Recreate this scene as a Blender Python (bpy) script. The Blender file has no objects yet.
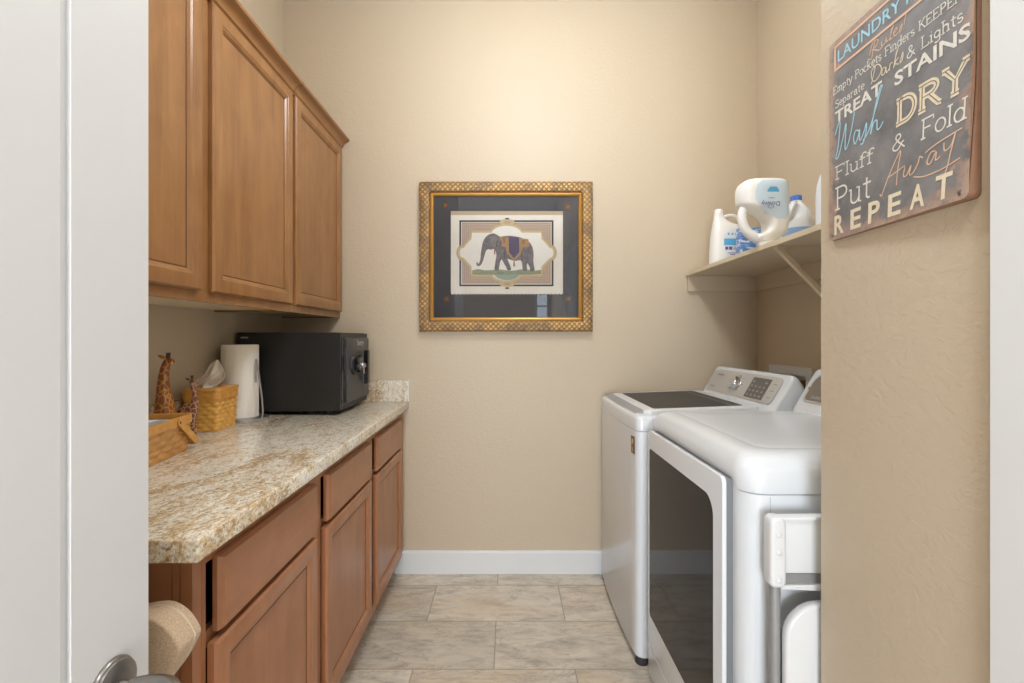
import bpy, bmesh, math, random
from mathutils import Vector, Matrix

random.seed(7)
S = bpy.context.scene
COL = S.collection
PI = math.pi

# ------------------------------------------------------------------ node helpers
def srgb(r, g, b):
    def f(c):
        c /= 255.0
        return c / 12.92 if c <= 0.04045 else ((c + 0.055) / 1.055) ** 2.4
    return (f(r), f(g), f(b), 1.0)

class NT:
    def __init__(self, name):
        self.m = bpy.data.materials.new(name)
        self.m.use_nodes = True
        self.t = self.m.node_tree
        self.t.nodes.clear()
        self.out = self.t.nodes.new('ShaderNodeOutputMaterial')
        self.p = self.t.nodes.new('ShaderNodeBsdfPrincipled')
        self.t.links.new(self.p.outputs[0], self.out.inputs[0])
    def n(self, kind, **kw):
        nd = self.t.nodes.new('ShaderNode' + kind)
        for k, v in kw.items():
            if k in nd.inputs.keys():
                self.put(nd.inputs[k], v)
            else:
                setattr(nd, k, v)
        return nd
    def put(self, sock, v):
        if hasattr(v, 'is_output'):
            self.t.links.new(v, sock)
        else:
            sock.default_value = v
    def coord(self, scale=(1, 1, 1), rot=(0, 0, 0), loc=(0, 0, 0), which='Object'):
        tc = self.n('TexCoord')
        mp = self.n('Mapping')
        self.put(mp.inputs['Vector'], tc.outputs[which])
        mp.inputs['Scale'].default_value = scale
        mp.inputs['Rotation'].default_value = rot
        mp.inputs['Location'].default_value = loc
        return mp.outputs[0]
    def noise(self, vec, scale=5, detail=4, rough=0.5, dist=0.0):
        nd = self.n('TexNoise')
        self.put(nd.inputs['Vector'], vec)
        nd.inputs['Scale'].default_value = scale
        nd.inputs['Detail'].default_value = detail
        nd.inputs['Roughness'].default_value = rough
        nd.inputs['Distortion'].default_value = dist
        return nd.outputs['Fac']
    def voronoi(self, vec, scale=5, feature='F1', out='Distance', rand=1.0):
        nd = self.n('TexVoronoi', feature=feature)
        self.put(nd.inputs['Vector'], vec)
        nd.inputs['Scale'].default_value = scale
        nd.inputs['Randomness'].default_value = rand
        return nd.outputs[out]
    def ramp(self, fac, stops, interp='LINEAR'):
        nd = self.n('ValToRGB')
        nd.color_ramp.interpolation = interp
        e = nd.color_ramp.elements
        while len(e) < len(stops):
            e.new(0.5)
        for el, (pos, c) in zip(e, stops):
            el.position = pos
            el.color = c if len(c) == 4 else (*c, 1)
        self.put(nd.inputs[0], fac)
        return nd.outputs[0]
    def bw(self, fac, a, b):
        return self.ramp(fac, [(a, (0, 0, 0, 1)), (b, (1, 1, 1, 1))])
    def mix(self, fac, a, b, mode='MIX'):
        nd = self.n('MixRGB', blend_type=mode)
        self.put(nd.inputs[0], fac); self.put(nd.inputs[1], a); self.put(nd.inputs[2], b)
        return nd.outputs[0]
    def math(self, op, a, b=0.0, c=0.0):
        nd = self.n('Math', operation=op)
        self.put(nd.inputs[0], a); self.put(nd.inputs[1], b); self.put(nd.inputs[2], c)
        return nd.outputs[0]
    def sep(self, vec):
        nd = self.n('SeparateXYZ'); self.put(nd.inputs[0], vec)
        return nd.outputs
    def comb(self, x, y, z):
        nd = self.n('CombineXYZ')
        self.put(nd.inputs[0], x); self.put(nd.inputs[1], y); self.put(nd.inputs[2], z)
        return nd.outputs[0]
    def bump(self, h, strength=0.3, dist=0.01):
        nd = self.n('Bump')
        nd.inputs['Strength'].default_value = strength
        nd.inputs['Distance'].default_value = dist
        self.put(nd.inputs['Height'], h)
        self.put(self.p.inputs['Normal'], nd.outputs[0])
    def color(self, c): self.put(self.p.inputs['Base Color'], c)
    def rough(self, r): self.put(self.p.inputs['Roughness'], r)
    def metal(self, r): self.put(self.p.inputs['Metallic'], r)

def plain(name, rgb, rough=0.5, metal=0.0, var=0.04, scale=12, coat=0.0, bump=0.0, bscale=200):
    m = NT(name)
    v = m.coord()
    nz = m.noise(v, scale, 3)
    c = srgb(*rgb)
    lo = tuple(max(0, x * (1 - var)) for x in c[:3]) + (1,)
    hi = tuple(min(1, x * (1 + var)) for x in c[:3]) + (1,)
    m.color(m.mix(nz, lo, hi))
    m.rough(rough); m.metal(metal)
    if coat: m.p.inputs['Coat Weight'].default_value = coat
    if bump: m.bump(m.noise(v, bscale, 2), bump, 0.002)
    return m.m

def wood(name, light, dark, grain='Z', rough=0.34):
    m = NT(name)
    s = {'Z': (7, 7, 0.5), 'Y': (7, 0.5, 7), 'X': (.5, 7, 7)}[grain]
    a = m.noise(m.coord(s), 2.4, 5, 0.6, 0.8)
    b = m.noise(m.coord(tuple(x * 8 for x in s)), 4, 3, 0.6)
    blot = m.noise(m.coord((1.6, 1.6, 1.0)), 6, 4, 0.6, 0.5)
    f = m.math('ADD', m.math('MULTIPLY', a, 0.5), m.math('ADD', m.math('MULTIPLY', b, 0.1), m.math('MULTIPLY', blot, 0.4)))
    m.color(m.ramp(f, [(0.34, srgb(*dark)), (0.64, srgb(*light))])); m.rough(rough)
    m.p.inputs['Coat Weight'].default_value = 0.15
    m.p.inputs['Coat Roughness'].default_value = 0.3
    m.bump(b, 0.03, 0.002)
    return m.m

M = {}
# painted wall with knock-down plaster relief
def wall_mat(name, rgb, strength):
    m = NT(name)
    v = m.coord()
    big = m.noise(v, 0.8, 2)
    c = srgb(*rgb)
    m.color(m.mix(big, tuple(x * .97 for x in c[:3]) + (1,), tuple(min(1, x * 1.03) for x in c[:3]) + (1,)))
    m.rough(0.5)
    # smeared knock-down plaster flecks, drawn out on a slant
    v2 = m.coord((.85, .75, 1.0), (.5, 0, .3))
    d = m.noise(v2, 74, 3, 0.5, 0.25)
    fl = m.bw(d, 0.46, 0.55)
    m.bump(fl, strength, 0.002)
    return m.m
M['wall'] = wall_mat('tan_wall_paint', (202, 186, 162), 0.2)
M['wall_near'] = M['wall']
M['hall_paint'] = plain('smooth_tan_paint', (202, 186, 162), 0.6, var=.02, scale=1)
M['ceiling'] = plain('ceiling_paint', (226, 221, 212), 0.8)
M['white_trim'] = plain('white_trim_paint', (226, 227, 228), 0.35, var=0.01, scale=2)
M['white_door'] = plain('white_door_paint', (216, 217, 219), 0.38, var=0.012, scale=2)
M['shelf_paint'] = plain('cream_shelf_paint', (214, 199, 173), 0.5, var=0.02)
M['wood'] = wood('stained_maple', (168, 120, 72), (134, 89, 48))
M['wood_h'] = wood('stained_maple_horizontal_grain', (168, 120, 72), (134, 89, 48), 'Y')
M['wood_red'] = wood('stained_maple_warm', (176, 121, 86), (152, 100, 66))
M['wood_red_h'] = wood('stained_maple_warm_horizontal_grain', (176, 121, 86), (152, 100, 66), 'Y')
M['groove_brown'] = plain('dark_brown_groove', (104, 66, 36), 0.5, var=.15, scale=20)
M['wood_in'] = plain('dark_cabinet_interior', (70, 42, 24), 0.7)
M['maple_under'] = plain('pale_maple_underside', (222, 208, 180), 0.5, var=0.05)

def floor_mat():
    m = NT('slate_look_tile')
    tc = m.n('TexCoord')
    s = m.sep(tc.outputs['Object'])
    X, Y = s[0], s[1]
    v = m.math('DIVIDE', m.math('SUBTRACT', 2.411, Y), 0.3055)
    row = m.math('FLOOR', v)
    off = m.math('MULTIPLY', m.math('MODULO', m.math('ADD', row, 10.0), 2.0), 0.5)
    u = m.math('ADD', m.math('DIVIDE', m.math('ADD', X, 0.359), 0.612), off)
    col = m.math('FLOOR', u)
    fu = m.math('MULTIPLY', m.math('FRACT', u), 0.612)
    fv = m.math('MULTIPLY', m.math('FRACT', v), 0.3055)
    du = m.math('MINIMUM', fu, m.math('SUBTRACT', 0.612, fu))
    dv = m.math('MINIMUM', fv, m.math('SUBTRACT', 0.3055, fv))
    d = m.math('MINIMUM', du, dv)
    grout = m.bw(d, 0.0016, 0.0026)
    wn = m.n('TexWhiteNoise', noise_dimensions='2D')
    m.put(wn.inputs['Vector'], m.comb(col, row, 0.0))
    sh = m.n('VectorMath', operation='MULTIPLY_ADD')
    m.put(sh.inputs[0], wn.outputs['Color']); sh.inputs[1].default_value = (17, 23, 9); m.put(sh.inputs[2], tc.outputs['Object'])
    mp = m.n('Mapping'); m.put(mp.inputs['Vector'], sh.outputs[0])
    mp.inputs['Scale'].default_value = (1.0, 2.9, 1); mp.inputs['Rotation'].default_value = (0, 0, 0.28)
    a = m.noise(mp.outputs[0], 3.0, 9, 0.62, 1.2)
    b = m.noise(mp.outputs[0], 9.0, 7, 0.65, 0.8)
    base = m.ramp(a, [(0.28, srgb(146, 138, 128)), (0.42, srgb(190, 180, 166)), (0.54, srgb(218, 208, 192)), (0.70, srgb(202, 202, 192))])
    tint = m.ramp(b, [(0.36, srgb(164, 155, 144)), (0.5, srgb(212, 203, 189)), (0.64, srgb(228, 217, 200))])
    c = m.mix(0.5, base, tint)
    # thin slate ridge lines
    w = m.noise(mp.outputs[0], 2.3, 6, 0.6, 2.2)
    line = m.math('ABSOLUTE', m.math('SUBTRACT', w, 0.5))
    lm = m.ramp(line, [(0.0, (0.55, .55, .55, 1)), (0.012, (0, 0, 0, 1))])
    c = m.mix(m.math('MULTIPLY', lm, 1.0), c, srgb(140, 128, 112))
    tan = m.bw(m.noise(mp.outputs[0], 1.7, 4, 0.5, 0.5), 0.5, 0.68)
    c = m.mix(m.math('MULTIPLY', tan, 0.35), c, srgb(206, 180, 144))
    val = m.math('ADD', m.math('MULTIPLY', wn.outputs['Value'], 0.2), 0.88)
    c = m.mix(1.0, c, m.comb(val, val, val), 'MULTIPLY')
    m.color(m.mix(grout, srgb(158, 148, 132), c))
    m.rough(m.mix(grout, (0.8, .8, .8, 1), (0.42, .42, .42, 1)))
    h = m.math('ADD', m.math('MULTIPLY', a, 0.5), m.math('MULTIPLY', b, 0.4))
    h = m.math('ADD', h, m.math('MULTIPLY', grout, 0.8))
    m.bump(h, 0.25, 0.003)
    return m.m
M['floor'] = floor_mat()

def granite():
    m = NT('cream_gold_granite')
    v = m.coord()
    vs = m.coord((2.0, 1.0, 1.6), (0, 0, 0.6))
    flow = m.noise(vs, 3.0, 4, 0.6, 1.0)
    c = m.ramp(m.noise(vs, 16, 6, 0.7, 0.6), [(0.34, srgb(212, 202, 180)), (0.5, srgb(238, 230, 213)), (0.66, srgb(243, 240, 232))])
    def flecks(c, sc, lo, hi, amt, col, bias, vec=vs, det=5):
        n = m.math('ADD', m.noise(vec, sc, det, 0.7, 0.3), m.math('MULTIPLY', m.math('SUBTRACT', flow, 0.5), bias))
        return m.mix(m.math('MULTIPLY', m.bw(n, lo, hi), amt), c, col)
    c = flecks(c, 30, 0.51, 0.61, 0.68, srgb(202, 166, 112), 0.6)
    c = flecks(c, 46, 0.55, 0.64, 0.5, srgb(164, 157, 148), -0.5)
    c = flecks(c, 80, 0.55, 0.63, 0.65, srgb(164, 126, 78), 0.5)
    c = flecks(c, 110, 0.57, 0.65, 0.7, srgb(104, 92, 80), 0.15, v)
    c = flecks(c, 95, 0.56, 0.63, 0.7, srgb(240, 235, 225), -0.2, v)
    m.color(c); m.rough(0.16)
    return m.m
M['granite'] = granite()
M['caulk'] = plain('white_caulk', (226, 224, 220), 0.6)

M['white_enamel'] = plain('white_appliance_enamel', (224, 228, 232), 0.22, var=0.006, scale=2, coat=0.2)
M['white_plastic'] = plain('white_plastic', (220, 221, 222), 0.35, var=0.01)
M['grey_plastic'] = plain('grey_plastic', (122, 123, 127), 0.4)
M['grip_grey'] = plain('silver_grey_grip', (158, 160, 162), 0.45)
M['dark_plastic'] = plain('dark_foot_rubber', (52, 50, 58), 0.6)
M['dark_glass'] = plain('tinted_dark_glass', (38, 39, 43), 0.05, var=0.02)
M['dark_glass'].node_tree.nodes['Principled BSDF'].inputs['IOR'].default_value = 1.22
M['lid_glass'] = plain('smoked_lid_glass', (52, 53, 55), 0.3, var=0.02)
M['lid_glass'].node_tree.nodes['Principled BSDF'].inputs['IOR'].default_value = 1.14
M['champagne'] = plain('champagne_console', (194, 190, 184), 0.4, metal=0.05, var=0.03)
M['console_brown'] = plain('warm_grey_console', (132, 122, 112), 0.35, metal=0.2)
M['display'] = plain('dark_display', (98, 95, 92), 0.2)
M['print_grey'] = plain('grey_printed_marks', (128, 120, 110), 0.5)
M['print_light'] = plain('light_printed_marks', (170, 167, 162), 0.5)
M['chrome'] = plain('polished_chrome', (222, 224, 230), 0.22, metal=1.0)
M['nickel'] = plain('satin_nickel', (146, 142, 138), 0.3, metal=0.9, var=0.05)
M['steel'] = plain('brushed_steel', (188, 188, 188), 0.3, metal=0.9)
M['tube_grey'] = plain('grey_painted_tube', (152, 152, 152), 0.4, metal=0.3)
M['badge'] = plain('bronze_badge', (122, 98, 66), 0.4, metal=0.3)
M['badge_text'] = plain('pale_badge_print', (222, 190, 142), 0.5)
M['brass'] = plain('brass_valve', (176, 140, 78), 0.35, metal=0.7)
M['valve_red'] = plain('rust_red_handle', (140, 70, 46), 0.5)
M['black_safe'] = plain('black_textured_enamel', (38, 38, 39), 0.46, var=0.1, scale=40, bump=0.12, bscale=420)
M['black_door'] = plain('charcoal_safe_door', (66, 66, 68), 0.42, var=0.06, bump=0.1, bscale=420)
M['black_shiny'] = plain('glossy_black_plastic', (26, 26, 27), 0.25)
M['silver_print'] = plain('silver_print', (176, 176, 178), 0.4)
M['upholstery'] = None
def fabric():
    m = NT('beige_woven_fabric')
    v = m.coord()
    n1 = m.noise(v, 420, 3, 0.6)
    n2 = m.noise(v, 30, 3, 0.6)
    f = m.math('ADD', m.math('MULTIPLY', n1, 0.9), m.math('MULTIPLY', n2, 0.1))
    m.color(m.ramp(f, [(0.34, srgb(178, 150, 122)), (0.64, srgb(208, 184, 156))]))
    m.rough(0.9); m.bump(n1, 0.35, 0.002)
    m.p.inputs['Sheen Weight'].default_value = 0.25
    return m.m
M['upholstery'] = fabric()
M['piping'] = plain('light_beige_piping', (208, 188, 164), 0.85)
M['leg_wood'] = wood('dark_chair_wood', (96, 62, 40), (66, 42, 26))

def honey(name, rgb_l, rgb_d):
    m = NT(name)
    v = m.coord((14, 14, 60))
    a = m.noise(v, 3, 4, 0.6)
    b = m.noise(m.coord(), 30, 3)
    f = m.math('ADD', m.math('MULTIPLY', a, 0.6), m.math('MULTIPLY', b, 0.4))
    m.color(m.ramp(f, [(0.32, srgb(*rgb_d)), (0.66, srgb(*rgb_l))]))
    m.rough(0.38); m.p.inputs['Coat Weight'].default_value = 0.2
    return m.m
M['honey'] = honey('honey_woven_splint', (238, 186, 98), (208, 146, 58))
M['honey2'] = honey('amber_basket_wood', (226, 168, 84), (198, 134, 58))
M['oak_weave'] = honey('oak_woven_splint', (218, 164, 90), (176, 118, 56))
M['paper'] = plain('white_paper', (238, 236, 230), 0.8, var=0.02)
M['paper_grey'] = plain('grey_printed_paper', (168, 172, 178), 0.7, var=0.1, scale=60)
M['towel'] = plain('quilted_paper_towel', (242, 238, 230), 0.9, var=0.015, scale=60, bump=0.5, bscale=140)
M['tissue'] = plain('soft_tissue', (240, 234, 222), 0.9, var=0.01)

def giraffe_mat(name, patch, seam, sc):
    m = NT(name)
    v = m.coord((1, 1, 0.8))
    d = m.voronoi(v, sc, 'DISTANCE_TO_EDGE')
    k = m.noise(v, 30, 3)
    p = m.mix(k, srgb(*patch), tuple(x * 1.6 for x in srgb(*patch)[:3]) + (1,))
    m.color(m.mix(m.bw(d, 0.05, 0.1), srgb(*seam), p))
    m.rough(0.3); m.p.inputs['Coat Weight'].default_value = 0.4
    return m.m
M['giraffe_amber'] = giraffe_mat('amber_giraffe_coat', (128, 72, 34), (200, 142, 70), 58)
M['giraffe_plum'] = giraffe_mat('dark_giraffe_coat', (104, 58, 42), (188, 146, 112), 62)
M['giraffe_plain'] = plain('carved_wood_face', (172, 112, 54), 0.35, var=0.15, scale=60)
M['giraffe_dark'] = plain('dark_carved_wood', (74, 50, 38), 0.4)

def gilt():
    m = NT('gilded_lattice_moulding')
    tc = m.n('TexCoord')
    s = m.sep(tc.outputs['Object'])
    a = m.math('SINE', m.math('MULTIPLY', m.math('ADD', s[0], s[2]), 118.0))
    b = m.math('SINE', m.math('MULTIPLY', m.math('SUBTRACT', s[0], s[2]), 118.0))
    latn = m.math('MINIMUM', m.math('ABSOLUTE', a), m.math('ABSOLUTE', b))
    c = m.ramp(latn, [(0.06, srgb(102, 76, 44)), (0.34, srgb(150, 114, 66)), (0.75, srgb(196, 158, 98))])
    dk = m.noise(m.coord(), 15, 6, 0.7)
    c = m.mix(m.math('MULTIPLY', m.bw(dk, 0.44, 0.6), 0.7), c, srgb(98, 80, 64))
    m.color(c); m.rough(0.4); m.metal(0.35)
    m.bump(latn, 0.5, 0.003)
    return m.m
M['gilt'] = gilt()
def gilt_lip():
    m = NT('gilded_beaded_lip')
    s = m.sep(m.n('TexCoord').outputs['Object'])
    a = m.math('SINE', m.math('MULTIPLY', m.math('ADD', s[0], s[2]), 520.0))
    c = m.ramp(m.math('ADD', m.math('MULTIPLY', a, .5), .5), [(0.2, srgb(140, 90, 36)), (0.7, srgb(222, 172, 86))])
    m.color(c); m.rough(0.35); m.metal(0.4)
    return m.m
M['gilt_lip'] = gilt_lip()
M['gold_dark'] = plain('antique_gold_step', (150, 104, 44), 0.4, metal=0.4, var=0.2, scale=60)
M['mat'] = plain('charcoal_mat_board', (66, 68, 76), 0.8, var=0.03)
M['art_paper'] = plain('cream_print_paper', (242, 234, 222), 0.85, var=0.05, scale=40)
M['art_cream'] = plain('cream_cartouche', (246, 240, 230), 0.85, var=0.03, scale=40)
M['art_black'] = plain('printed_charcoal_line', (62, 66, 74), 0.8)
def meander():
    m = NT('printed_key_border')
    v = m.coord((1, 1, 1))
    d = m.voronoi(v, 105, 'DISTANCE_TO_EDGE', rand=0.15)
    m.color(m.mix(m.bw(d, 0.12, 0.2), srgb(222, 196, 164), srgb(160, 138, 146)))
    m.rough(.85)
    return m.m
M['art_border'] = meander()
M['art_gold'] = plain('printed_gold_band', (214, 192, 150), 0.8, var=0.1, scale=90)
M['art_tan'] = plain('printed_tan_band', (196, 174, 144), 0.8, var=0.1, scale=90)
M['art_ground'] = plain('printed_green_ground', (158, 164, 140), 0.85, var=0.3, scale=60)
M['art_teal'] = plain('printed_teal_grass', (166, 182, 168), 0.85, var=0.25, scale=60)
M['art_elephant'] = plain('printed_grey_hide', (126, 122, 126), 0.85, var=0.5, scale=60)
M['art_ear'] = plain('printed_grey_ear', (142, 135, 134), 0.85, var=0.4, scale=90)
M['art_cloth'] = plain('printed_violet_cloth', (98, 90, 122), 0.85, var=0.15, scale=60)
M['art_trim'] = plain('printed_ochre_trim', (184, 150, 110), 0.85, var=0.3, scale=160)
M['art_tassel'] = plain('printed_brown_tassel', (166, 122, 96), 0.85)
M['stud'] = plain('antique_bronze_stud', (92, 66, 48), 0.45, metal=0.4, var=0.3, scale=200)
M['stud_red'] = plain('copper_stud_boss', (150, 96, 66), 0.4, metal=0.4)

def pane():
    m = NT('clear_picture_glass')
    t = m.t
    tr = t.nodes.new('ShaderNodeBsdfTransparent')
    gl = t.nodes.new('ShaderNodeBsdfGlossy'); gl.inputs['Roughness'].default_value = 0.0
    fr = t.nodes.new('ShaderNodeFresnel'); fr.inputs['IOR'].default_value = 1.5
    mx = t.nodes.new('ShaderNodeMixShader')
    t.links.new(fr.outputs[0], mx.inputs[0]); t.links.new(tr.outputs[0], mx.inputs[1]); t.links.new(gl.outputs[0], mx.inputs[2])
    t.links.new(mx.outputs[0], m.out.inputs[0])
    t.nodes.remove(m.p)
    return m.m
M['glass'] = pane()

def tin():
    m = NT('distressed_tin_face')
    tc = m.n('TexCoord')
    s = m.sep(tc.outputs['Object'])
    # object space: local y runs 0..-0.301, z 0..0.39
    dy = m.math('MINIMUM', m.math('MULTIPLY', s[1], -1.0), m.math('ADD', s[1], 0.301))
    dz = m.math('MINIMUM', s[2], m.math('SUBTRACT', 0.39, s[2]))
    d = m.math('MINIMUM', dy, dz)
    nz = m.noise(m.coord(), 22, 6, 0.7)
    e = m.math('ADD', d, m.math('MULTIPLY', m.math('SUBTRACT', nz, 0.5), 0.13))
    smoke = m.noise(m.coord(), 14, 5, 0.6)
    c = m.ramp(smoke, [(0.35, srgb(108, 107, 109)), (0.62, srgb(134, 133, 134))])
    chip = m.noise(m.coord(), 60, 5, 0.7)
    c = m.mix(m.math('MULTIPLY', m.bw(chip, 0.62, 0.68), 0.6), c, srgb(146, 142, 136))
    edge = m.ramp(e, [(0.008, (1, 1, 1, 1)), (0.022, (0, 0, 0, 1))])
    rust = m.ramp(nz, [(0.3, srgb(196, 160, 132)), (0.42, srgb(150, 132, 126)), (0.55, srgb(184, 156, 136))])
    c = m.mix(edge, c, rust)
    m.color(c); m.rough(0.5); m.metal(0.1)
    return m.m
M['tin'] = tin()
M['tin_edge'] = plain('rust_brown_tin_edge', (140, 104, 82), 0.5, var=0.2, scale=50)
M['ink_white'] = plain('chalk_white_ink', (222, 218, 208), 0.7, var=0.15, scale=160)
M['ink_cream'] = plain('cream_ink', (224, 210, 182), 0.7, var=0.15, scale=160)
M['ink_blue'] = plain('pale_blue_ink', (164, 206, 220), 0.7, var=0.08, scale=160)
M['ink_orange'] = plain('salmon_ink', (218, 182, 154), 0.7, var=0.1, scale=160)
M['ink_dark'] = plain('charcoal_ink', (112, 108, 106), 0.7)

M['hdpe'] = plain('white_bottle_plastic', (240, 238, 234), 0.32, var=0.01)
M['hdpe_blue'] = plain('bluish_white_bottle_plastic', (232, 236, 242), 0.3, var=0.01)
M['blue_cap'] = plain('blue_cap_plastic', (70, 120, 208), 0.35)
M['label_blue'] = plain('pale_blue_label', (206, 224, 238), 0.4, var=0.04, scale=40)
M['label_mid'] = plain('mid_blue_label', (150, 184, 228), 0.4, var=0.1, scale=50)
M['label_cyan'] = plain('cyan_band', (96, 178, 226), 0.4)
M['label_navy'] = plain('navy_print', (70, 80, 150), 0.5)
M['label_plum'] = plain('plum_print', (104, 96, 140), 0.5)
M['label_pale'] = plain('off_white_label', (228, 232, 236), 0.5)
def carton():
    m = NT('blue_wave_carton')
    v = m.coord((1, 1, 3.4), (0.35, 0.25, 0))
    n = m.noise(v, 16, 4, 0.55, 1.2)
    m.color(m.ramp(n, [(0.36, srgb(64, 112, 190)), (0.5, srgb(104, 150, 214)), (0.58, srgb(214, 226, 242))]))
    m.rough(.4)
    return m.m
M['carton'] = carton()

def emit(name, rgb, s):
    m = NT(name)
    em = m.t.nodes.new('ShaderNodeEmission')
    em.inputs[0].default_value = rgb; em.inputs[1].default_value = s
    m.t.links.new(em.outputs[0], m.out.inputs[0]); m.t.nodes.remove(m.p)
    return m.m
M['lamp'] = emit('lit_lamp_diffuser', (1, .95, .88, 1), 3.0)
M['globe'] = emit('lit_opal_globe', (.88, .94, 1, 1), 52)
M['daylight'] = emit('window_daylight', (.75, .86, 1, 1), 3.2)

# ------------------------------------------------------------------ mesh helpers
class MB:
    """collects shapes in one bmesh; build() links ONE object"""
    def __init__(self): self.bm = bmesh.new()
    def box(self, a, b, bev=0.0, seg=2):
        x0, y0, z0 = [min(p, q) for p, q in zip(a, b)]
        x1, y1, z1 = [max(p, q) for p, q in zip(a, b)]
        v = [self.bm.verts.new(p) for p in ((x0,y0,z0),(x1,y0,z0),(x1,y1,z0),(x0,y1,z0),(x0,y0,z1),(x1,y0,z1),(x1,y1,z1),(x0,y1,z1))]
        fs = [self.bm.faces.new([v[i] for i in q]) for q in ((3,2,1,0),(4,5,6,7),(0,1,5,4),(1,2,6,5),(2,3,7,6),(3,0,4,7))]
        if bev: self.bevel(fs, bev, seg)
        return fs
    def bevel(self, faces, w, seg=2, ang=25):
        es = set()
        for f in faces:
            for e in f.edges:
                if len(e.link_faces) == 2 and e.calc_face_angle(0) > math.radians(ang): es.add(e)
        bmesh.ops.bevel(self.bm, geom=list(es), offset=w, segments=seg, profile=0.5, affect='EDGES', clamp_overlap=True)
    def prism(self, pts, axis, d0, d1, bev=0.0, seg=3, ang=25, ends=None):
        """pts 2D outline; axis 'x': (y,z), 'y': (x,z), 'z': (x,y). ends: bevel only the rim at d0/d1"""
        def P(p, d):
            return {'x': (d, p[0], p[1]), 'y': (p[0], d, p[1]), 'z': (p[0], p[1], d)}[axis]
        lo = [self.bm.verts.new(P(p, d0)) for p in pts]
        hi = [self.bm.verts.new(P(p, d1)) for p in pts]
        n = len(pts)
        fs = [self.bm.faces.new(lo[::-1]), self.bm.faces.new(hi)]
        for i in range(n):
            j = (i + 1) % n
            fs.append(self.bm.faces.new((lo[i], lo[j], hi[j], hi[i])))
        bmesh.ops.recalc_face_normals(self.bm, faces=fs)
        if bev:
            if ends:
                caps = [fs[0]] if ends == 'lo' else [fs[1]] if ends == 'hi' else fs[:2]
                es = {e for f in caps for e in f.edges}
                bmesh.ops.bevel(self.bm, geom=list(es), offset=bev, segments=seg, profile=0.5, affect='EDGES', clamp_overlap=True)
            else: self.bevel(fs, bev, seg, ang)
        return fs
    def tube(self, path, r, n=12, caps=True):
        path = [Vector(p) for p in path]
        rs = r if isinstance(r, (list, tuple)) else [r] * len(path)
        rings = []; prev = None
        for i, p in enumerate(path):
            t = (path[min(i + 1, len(path) - 1)] - path[max(i - 1, 0)]).normalized()
            if prev is None:
                u = t.orthogonal().normalized()
            else:
                u = (prev - t * prev.dot(t)).normalized()
            prev = u; w = t.cross(u)
            rings.append([self.bm.verts.new(p + (u * math.cos(a) + w * math.sin(a)) * rs[i]) for a in [2 * PI * k / n for k in range(n)]])
        for a, b in zip(rings, rings[1:]):
            for k in range(n):
                self.bm.faces.new((a[k], a[(k + 1) % n], b[(k + 1) % n], b[k]))
        if caps:
            self.bm.faces.new(rings[0][::-1]); self.bm.faces.new(rings[-1])
    def lathe(self, prof, n=32, mat=None):
        """prof: (r,z) list around local Z; mat: 4x4 placing it"""
        mat = mat or Matrix()
        rings = []
        for r, z in prof:
            if r < 1e-6: rings.append([self.bm.verts.new(mat @ Vector((0, 0, z)))])
            else: rings.append([self.bm.verts.new(mat @ Vector((r * math.cos(2*PI*k/n), r * math.sin(2*PI*k/n), z))) for k in range(n)])
        for a, b in zip(rings, rings[1:]):
            for k in range(n):
                k2 = (k + 1) % n
                if len(a) == 1 and len(b) == 1: continue
                if len(a) == 1: self.bm.faces.new((a[0], b[k2], b[k]))
                elif len(b) == 1: self.bm.faces.new((a[k], a[k2], b[0]))
                else: self.bm.faces.new((a[k], a[k2], b[k2], b[k]))
        for ring in (rings[0], rings[-1]):
            if len(ring) > 1:
                self.bm.faces.new(ring)
    def loft(self, loops, cap=True):
        rings = [[self.bm.verts.new(p) for p in l] for l in loops]
        n = len(rings[0])
        for a, b in zip(rings, rings[1:]):
            for k in range(n):
                self.bm.faces.new((a[k], a[(k + 1) % n], b[(k + 1) % n], b[k]))
        if cap:
            self.bm.faces.new(rings[0][::-1]); self.bm.faces.new(rings[-1])
        return rings
    def grid(self, f, nu, nv, closed=False):
        vs = [[self.bm.verts.new(f(i / nu, j / nv)) for j in range(nv + 1)] for i in range(nu if closed else nu + 1)]
        m = len(vs)
        for i in range(nu):
            for j in range(nv):
                a, b = vs[i % m], vs[(i + 1) % m]
                self.bm.faces.new((a[j], b[j], b[j + 1], a[j + 1]))
    def flat(self, pts, axis, d, th):
        self.prism(pts, axis, d, d + th)
    def xform(self, mat):
        bmesh.ops.transform(self.bm, matrix=mat, verts=self.bm.verts)
    def build(self, name, mat, parent=None, world=False, smooth=40):
        bm = self.bm
        if world and parent is not None:
            o = Vector(); p = parent
            while p: o += p.location; p = p.parent
            bmesh.ops.translate(bm, vec=-o, verts=bm.verts)
        bmesh.ops.recalc_face_normals(bm, faces=bm.faces)
        me = bpy.data.meshes.new(name); bm.to_mesh(me); bm.free()
        if smooth:
            for p in me.polygons: p.use_smooth = True
            me.set_sharp_from_angle(angle=math.radians(smooth))
        if not smooth:
            for p in me.polygons: p.use_smooth = False
        me.materials.append(M[mat] if isinstance(mat, str) else mat)
        ob = bpy.data.objects.new(name, me); COL.objects.link(ob)
        if parent: ob.parent = parent
        return ob

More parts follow.
